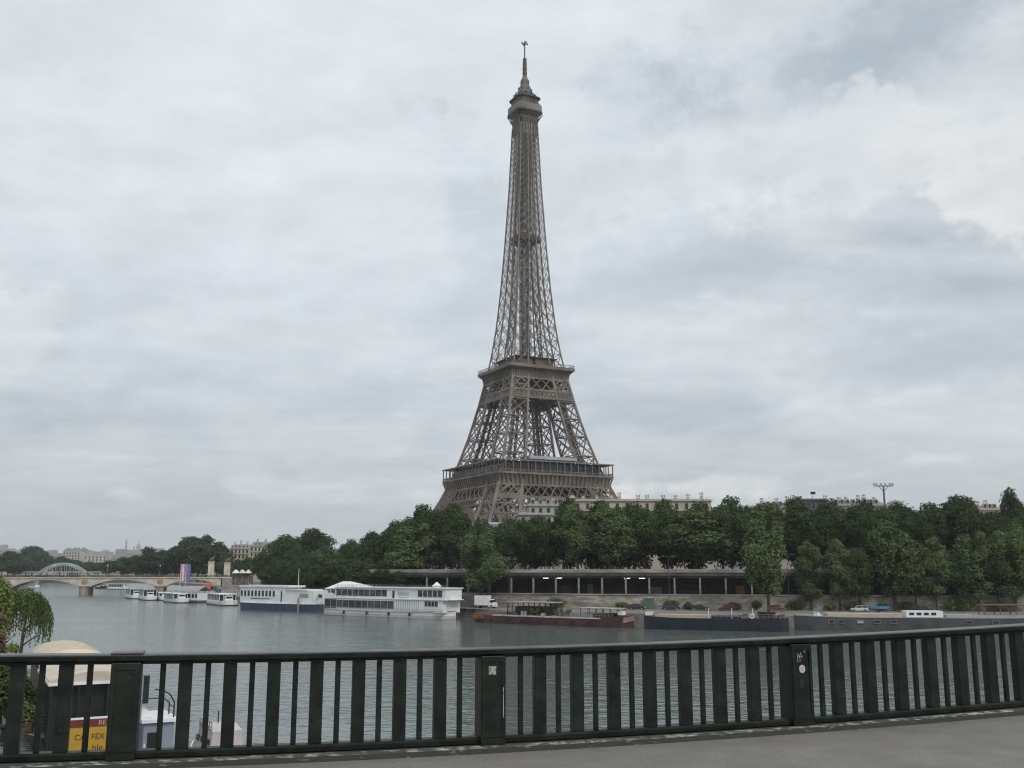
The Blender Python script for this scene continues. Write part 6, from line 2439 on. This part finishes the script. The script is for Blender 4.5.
# ------------------------------------------------------------------ buildings
def block(name, label, x0, x1, Y, depth, ztop, facade, roofm, cols, floors, roof_h=3.5, chim=5, cat='building', zb=LAND_Z, fl_h=3.3, rz=0.0, group=None, mansard=True):
    t = thing(name, label, cat, ((x0 + x1) / 2, Y, zb), rz, group)
    w_ = x1 - x0
    H = ztop - zb - roof_h
    MB().b2(-w_ / 2, w_ / 2, 0, depth, -1, H).build('facade', facade, t)
    MB().b2(-w_ / 2 - .4, w_ / 2 + .4, -.55, depth + .4, H + .002, H + .5).build('cornice', facade, t)
    rm = MB()
    ins = 1.6 if mansard else .3
    rm.loft([[(-w_ / 2 + .1, .1, H + .502), (w_ / 2 - .1, .1, H + .502), (w_ / 2 - .1, depth - .1, H + .502), (-w_ / 2 + .1, depth - .1, H + .502)],
             [(-w_ / 2 + ins, ins, H + roof_h - .5), (w_ / 2 - ins, ins, H + roof_h - .5), (w_ / 2 - ins, depth - ins, H + roof_h - .5), (-w_ / 2 + ins, depth - ins, H + roof_h - .5)]])
    ro = rm.build('roof', roofm, t)
    rg = random.Random(int(abs(x0) * 10) + 3)
    for i in range(chim):
        cx = -w_ / 2 + w_ * (i + rg.uniform(.2, .8)) / chim
        hh = rg.uniform(.8, 1.8)
        co = MB().box(cx, depth * .45, H + roof_h - .7 + hh / 2, rg.uniform(.7, 1.7), .6, hh * .8 + .6).build('chimney', facade, ro)
        pm = MB()
        for k in range(3):
            pm.tube((cx - .5 + .5 * k, depth * .45, H + roof_h - .3 + hh), (cx - .5 + .5 * k, depth * .45, H + roof_h + .45 + hh), .16, .13, 6)
        pm.build('chimney_pots', M_BRICK, co)
    sp = w_ / cols
    for f in range(floors):
        zf = H - fl_h * (f + 1) + .5
        if zf < 0:
            break
        for c in range(cols):
            cx = -w_ / 2 + sp * (c + .5)
            wo = MB().b2(cx - .55, cx + .55, -.04, .06, zf, zf + 2.1).build('window', M_GLASS, t)
            s_ = MB()
            s_.b2(cx - .85, cx + .85, -.16, -.005, zf - .22, zf - .02)
            s_.b2(cx - .75, cx - .56, -.1, -.005, zf, zf + 2.25)
            s_.b2(cx + .56, cx + .75, -.1, -.005, zf, zf + 2.25)
            s_.build('window_surround', facade, wo)
    if mansard and cols < 40:
        for c in range(cols):
            cx = -w_ / 2 + sp * (c + .5)
            if not (-w_ / 2 + 1.2 < cx < w_ / 2 - 1.2):
                continue
            d_ = MB().b2(cx - .6, cx + .6, .25, 1.6, H + .8, H + 2.3).build('dormer', facade, ro)
            MB().b2(cx - .4, cx + .4, .2, .248, H + .95, H + 2.1).build('dormer_window', M_GLASS, d_)
    m = MB()
    for f in (0, 3):
        z = H - fl_h * (f + 1) + .2
        if z > 0:
            m.b2(-w_ / 2, w_ / 2, -.7, -.17, z - .18, z)
    m.build('balcony', facade, t)
    return t


zt = gz(497.5, 345)
block('apartment_building', 'long pale limestone building with chimneys behind the trees right of the tower', gx(563, 345, 500), gx(711, 345, 500), 345, 14, zt, M_LIME, M_ZINC, 15, 4, 1.3, 11, mansard=False)
zt = gz(499, 338)
b_ = block('corner_building', 'shorter grey stone building at the tower foot with stepped cornice', gx(529, 338, 505), gx(560, 338, 505), 338, 13, zt, M_LIME2, M_ZINC, 4, 4, 2.4, 2, rz=R(6))
b_ = block('apartment_building', 'low grey stone wing stepping down at the foot of the tower', gx(519, 334, 515), gx(553, 334, 515), 330, 6, gz(511, 330), M_LIME2, M_ZINC, 4, 2, 1.4, 0, rz=R(8), mansard=False)
block('apartment_building', 'dark roofed building barely above the treetops right of the long pale building', gx(762, 350), gx(800, 350), 350, 12, gz(501, 350), M_LIME2, mat('slate_roof', (.10, .10, .11), .6), 6, 2, 2.4, 3)
rb_ = block('rooftop_building', 'dark flat roofed building with small rooftop aerial above the treetops', gx(805, 352), gx(829, 352), 352, 12, gz(497.0, 352), mat('dark_render', (.13, .12, .12), .8), MATS['slate_roof'], 5, 2, 1.2, 0, mansard=False)
an_ = MB()
hz_ = gz(497.0, 352) - LAND_Z
an_.tube((1.0, 4, hz_ - .8), (1.0, 4, hz_ + 2.2), .10, .08, 6)
an_.box(1.3, 4, hz_ + 1.7, 1.7, .3, .9)
an_.build('rooftop_aerial', M_BLACK, rb_)
block('apartment_building', 'beige building whose top shows above the trees left of the floodlight mast', gx(832, 355), gx(890, 355), 355, 12, gz(499.5, 355), M_LIME2, M_ZINC, 10, 2, 2.2, 6)
block('apartment_building', 'pale building showing between treetops near the right edge', gx(984, 360), gx(1008, 360), 360, 12, gz(504, 360), M_LIME, M_ZINC, 5, 2, 2.2, 2)
# buildings in the gap left of the tree hump
block('apartment_building', 'beige apartment block above the bridge pedestals with zinc roof', gx(229, 660), gx(248, 660), 660, 14, gz(543.5, 660), M_LIME, M_ZINC, 5, 5, 3.4, 3)
block('apartment_building', 'taller beige apartment block left of the carousel roof', gx(249, 640), gx(264, 640), 640, 14, gz(541, 640), M_LIME, M_ZINC, 4, 5, 3.4, 2)
block('apartment_building', 'pale low building between dark trees left of the tree hump', gx(336, 560), gx(352, 560), 560, 12, gz(549, 560), mat('pale_render', (.52, .53, .54), .8), M_GREYR, 5, 3, 1.4, 2, mansard=False)
# park building glimpsed under the trees behind the gallery
for i, (px0, px1, y1, lab) in enumerate([(536, 568, 556, 'pale stone garden building glimpsed between trunks above the gallery'), (588, 612, 554, 'pale house wall glimpsed between trunks right of the white cars')]):
    Y = 345
    block('garden_building', lab, gx(px0, Y), gx(px1, Y), Y + 0, 8, gz(y1 - 8, Y), M_LIME, M_ZINC, 4, 3, 1.5, 0, mansard=False)
# low buildings across the gap under the tower
block('park_pavilion', 'white pavilion showing through the gap under the tower', gx(478, 470), gx(503, 470), 470, 10, gz(521, 470), MATS['pale_render'], M_GREYR, 5, 3, 1.6, 0, mansard=False)

# far city: pale blocks on the hazy hillside
FARB = []
rgc = random.Random(77)
fm = [mat('far_facade_a', (.44, .40, .34), .85, .12, .05), mat('far_facade_b', (.36, .33, .31), .85, .12, .05), mat('far_facade_c', (.48, .44, .36), .85, .1, .05)]
for k in range(5):
    w_, d_, h_ = rgc.uniform(24, 52), 16, rgc.uniform(17, 24)
    parts = []
    parts.append(('facade', MB().b2(-w_ / 2, w_ / 2, 0, d_, -12, h_).mesh('facade', fm[k % 3])))
    parts.append(('roof', MB().loft([[(-w_ / 2, 0, h_), (w_ / 2, 0, h_), (w_ / 2, d_, h_), (-w_ / 2, d_, h_)], [(-w_ / 2 + 1.5, 2, h_ + 3.6), (w_ / 2 - 1.5, 2, h_ + 3.6), (w_ / 2 - 1.5, d_ - 2, h_ + 3.6), (-w_ / 2 + 1.5, d_ - 2, h_ + 3.6)]]).mesh('roof', M_ZINC)))
    wm = MB()
    nx = int(w_ / 3.6)
    for f in range(5):
        for c in range(nx):
            cx = -w_ / 2 + (c + .5) * w_ / nx
            wm.b2(cx - .7, cx + .7, -.08, .02, h_ - 3.2 * (f + 1) + .4, h_ - 3.2 * (f + 1) + 2.6)
    parts.append(('window_rows', wm.mesh('window_rows', M_GLASS)))
    for c in range(4):
        cm_ = MB()
        cx = -w_ / 2 + (c + .5) * w_ / 4 + rgc.uniform(-2, 2)
        cm_.b2(cx - 1.2, cx + 1.2, d_ * .4, d_ * .55, h_ + 2.5, h_ + 5.0)
        parts.append(('chimney', cm_.mesh('chimney', fm[1])))
    FARB.append(parts)


def far_building(px, Y, k, sc=1.0, zoff=0.0, label='pale city building on the far hillside beyond the stone bridge', grp='city buildings on the far hillside'):
    x = gx(px, Y)
    z = (hill_z(x, Y) if Y > 1500 else 5.4) + zoff
    t = thing('city_building', label, 'building', (x, Y, z), rgc.uniform(-.35, .35), grp)
    for nm, me in FARB[k % 5]:
        o = obj_of(nm, me, t)
        o.scale = (sc, sc, sc)
    return t


for (px, Y, sc, zo, lab) in ((70, 1500, 1.25, 6, 'beige flat fronted building standing tallest above the green arch footbridge'), (94, 1350, 1.15, 0, 'wide beige building right of the green arch footbridge'), (76, 1240, .8, 0, 'white gabled building just above the green arch footbridge')):
    far_building(px, Y, 2, sc, zo, lab, None)
for i in range(95):
    Y = 1450 + 3300 * (i / 95.0) ** 0.9
    px = rgc.uniform(-30, 285) if i % 3 else rgc.uniform(0, 160)
    far_building(px, Y, i, rgc.uniform(.75, 1.15) * (.8 if 105 < px < 155 else 1), rgc.uniform(-2, 1))
# church on the hill
Y = 4000
x = gx(135, Y)
z = hill_z(x, Y)
ch = thing('hilltop_church', 'pale domed church with slender tower on the far hazy hilltop', 'church', (x, Y, z))
zz = gz(551, Y) - z
M_CH = mat('church_stone', (.42, .42, .43), .8, .08, .05)
MB().b2(-16, 16, 0, 50, -20, zz + 4).build('nave', M_CH, ch)
MB().lathe([(7.5, zz), (7.5, zz + 10), (8.5, zz + 12), (8, zz + 20), (5.5, zz + 27), (2, zz + 32), (1.5, zz + 36), (.3, zz + 42)], 0, 20, 14).build('dome', M_CH, ch)
for sx in (-13, 13):
    MB().lathe([(4, zz), (4, zz + 7), (4.2, zz + 9), (3, zz + 14), (.3, zz + 20)], sx, 8, 10).build('turret', M_CH, ch)
MB().lathe([(4.4, -20), (4.4, zz + 30), (4.8, zz + 32), (4.2, zz + 38), (.4, zz + 48)], gx(122.5, Y) - x, 20, 8).build('bell_tower', M_CH, ch)

# ------------------------------------------------------------------ air
hz = MB().b2(-7400, 7400, -480, 7400, -2.6, 352)
ho = hz.build('haze', [])
ho['kind'] = 'stuff'
hm_ = bpy.data.materials.new('haze')
hm_.use_nodes = True
nt = hm_.node_tree
for n in list(nt.nodes):
    nt.nodes.remove(n)
pvn = nt.nodes.new('ShaderNodeVolumePrincipled')
pvn.inputs['Color'].default_value = (.86, .90, .95, 1)
pvn.inputs['Density'].default_value = 0.00010
pvn.inputs['Anisotropy'].default_value = 0.0
on = nt.nodes.new('ShaderNodeOutputMaterial')
nt.links.new(pvn.outputs[0], on.inputs['Volume'])
ho.data.materials.append(hm_)
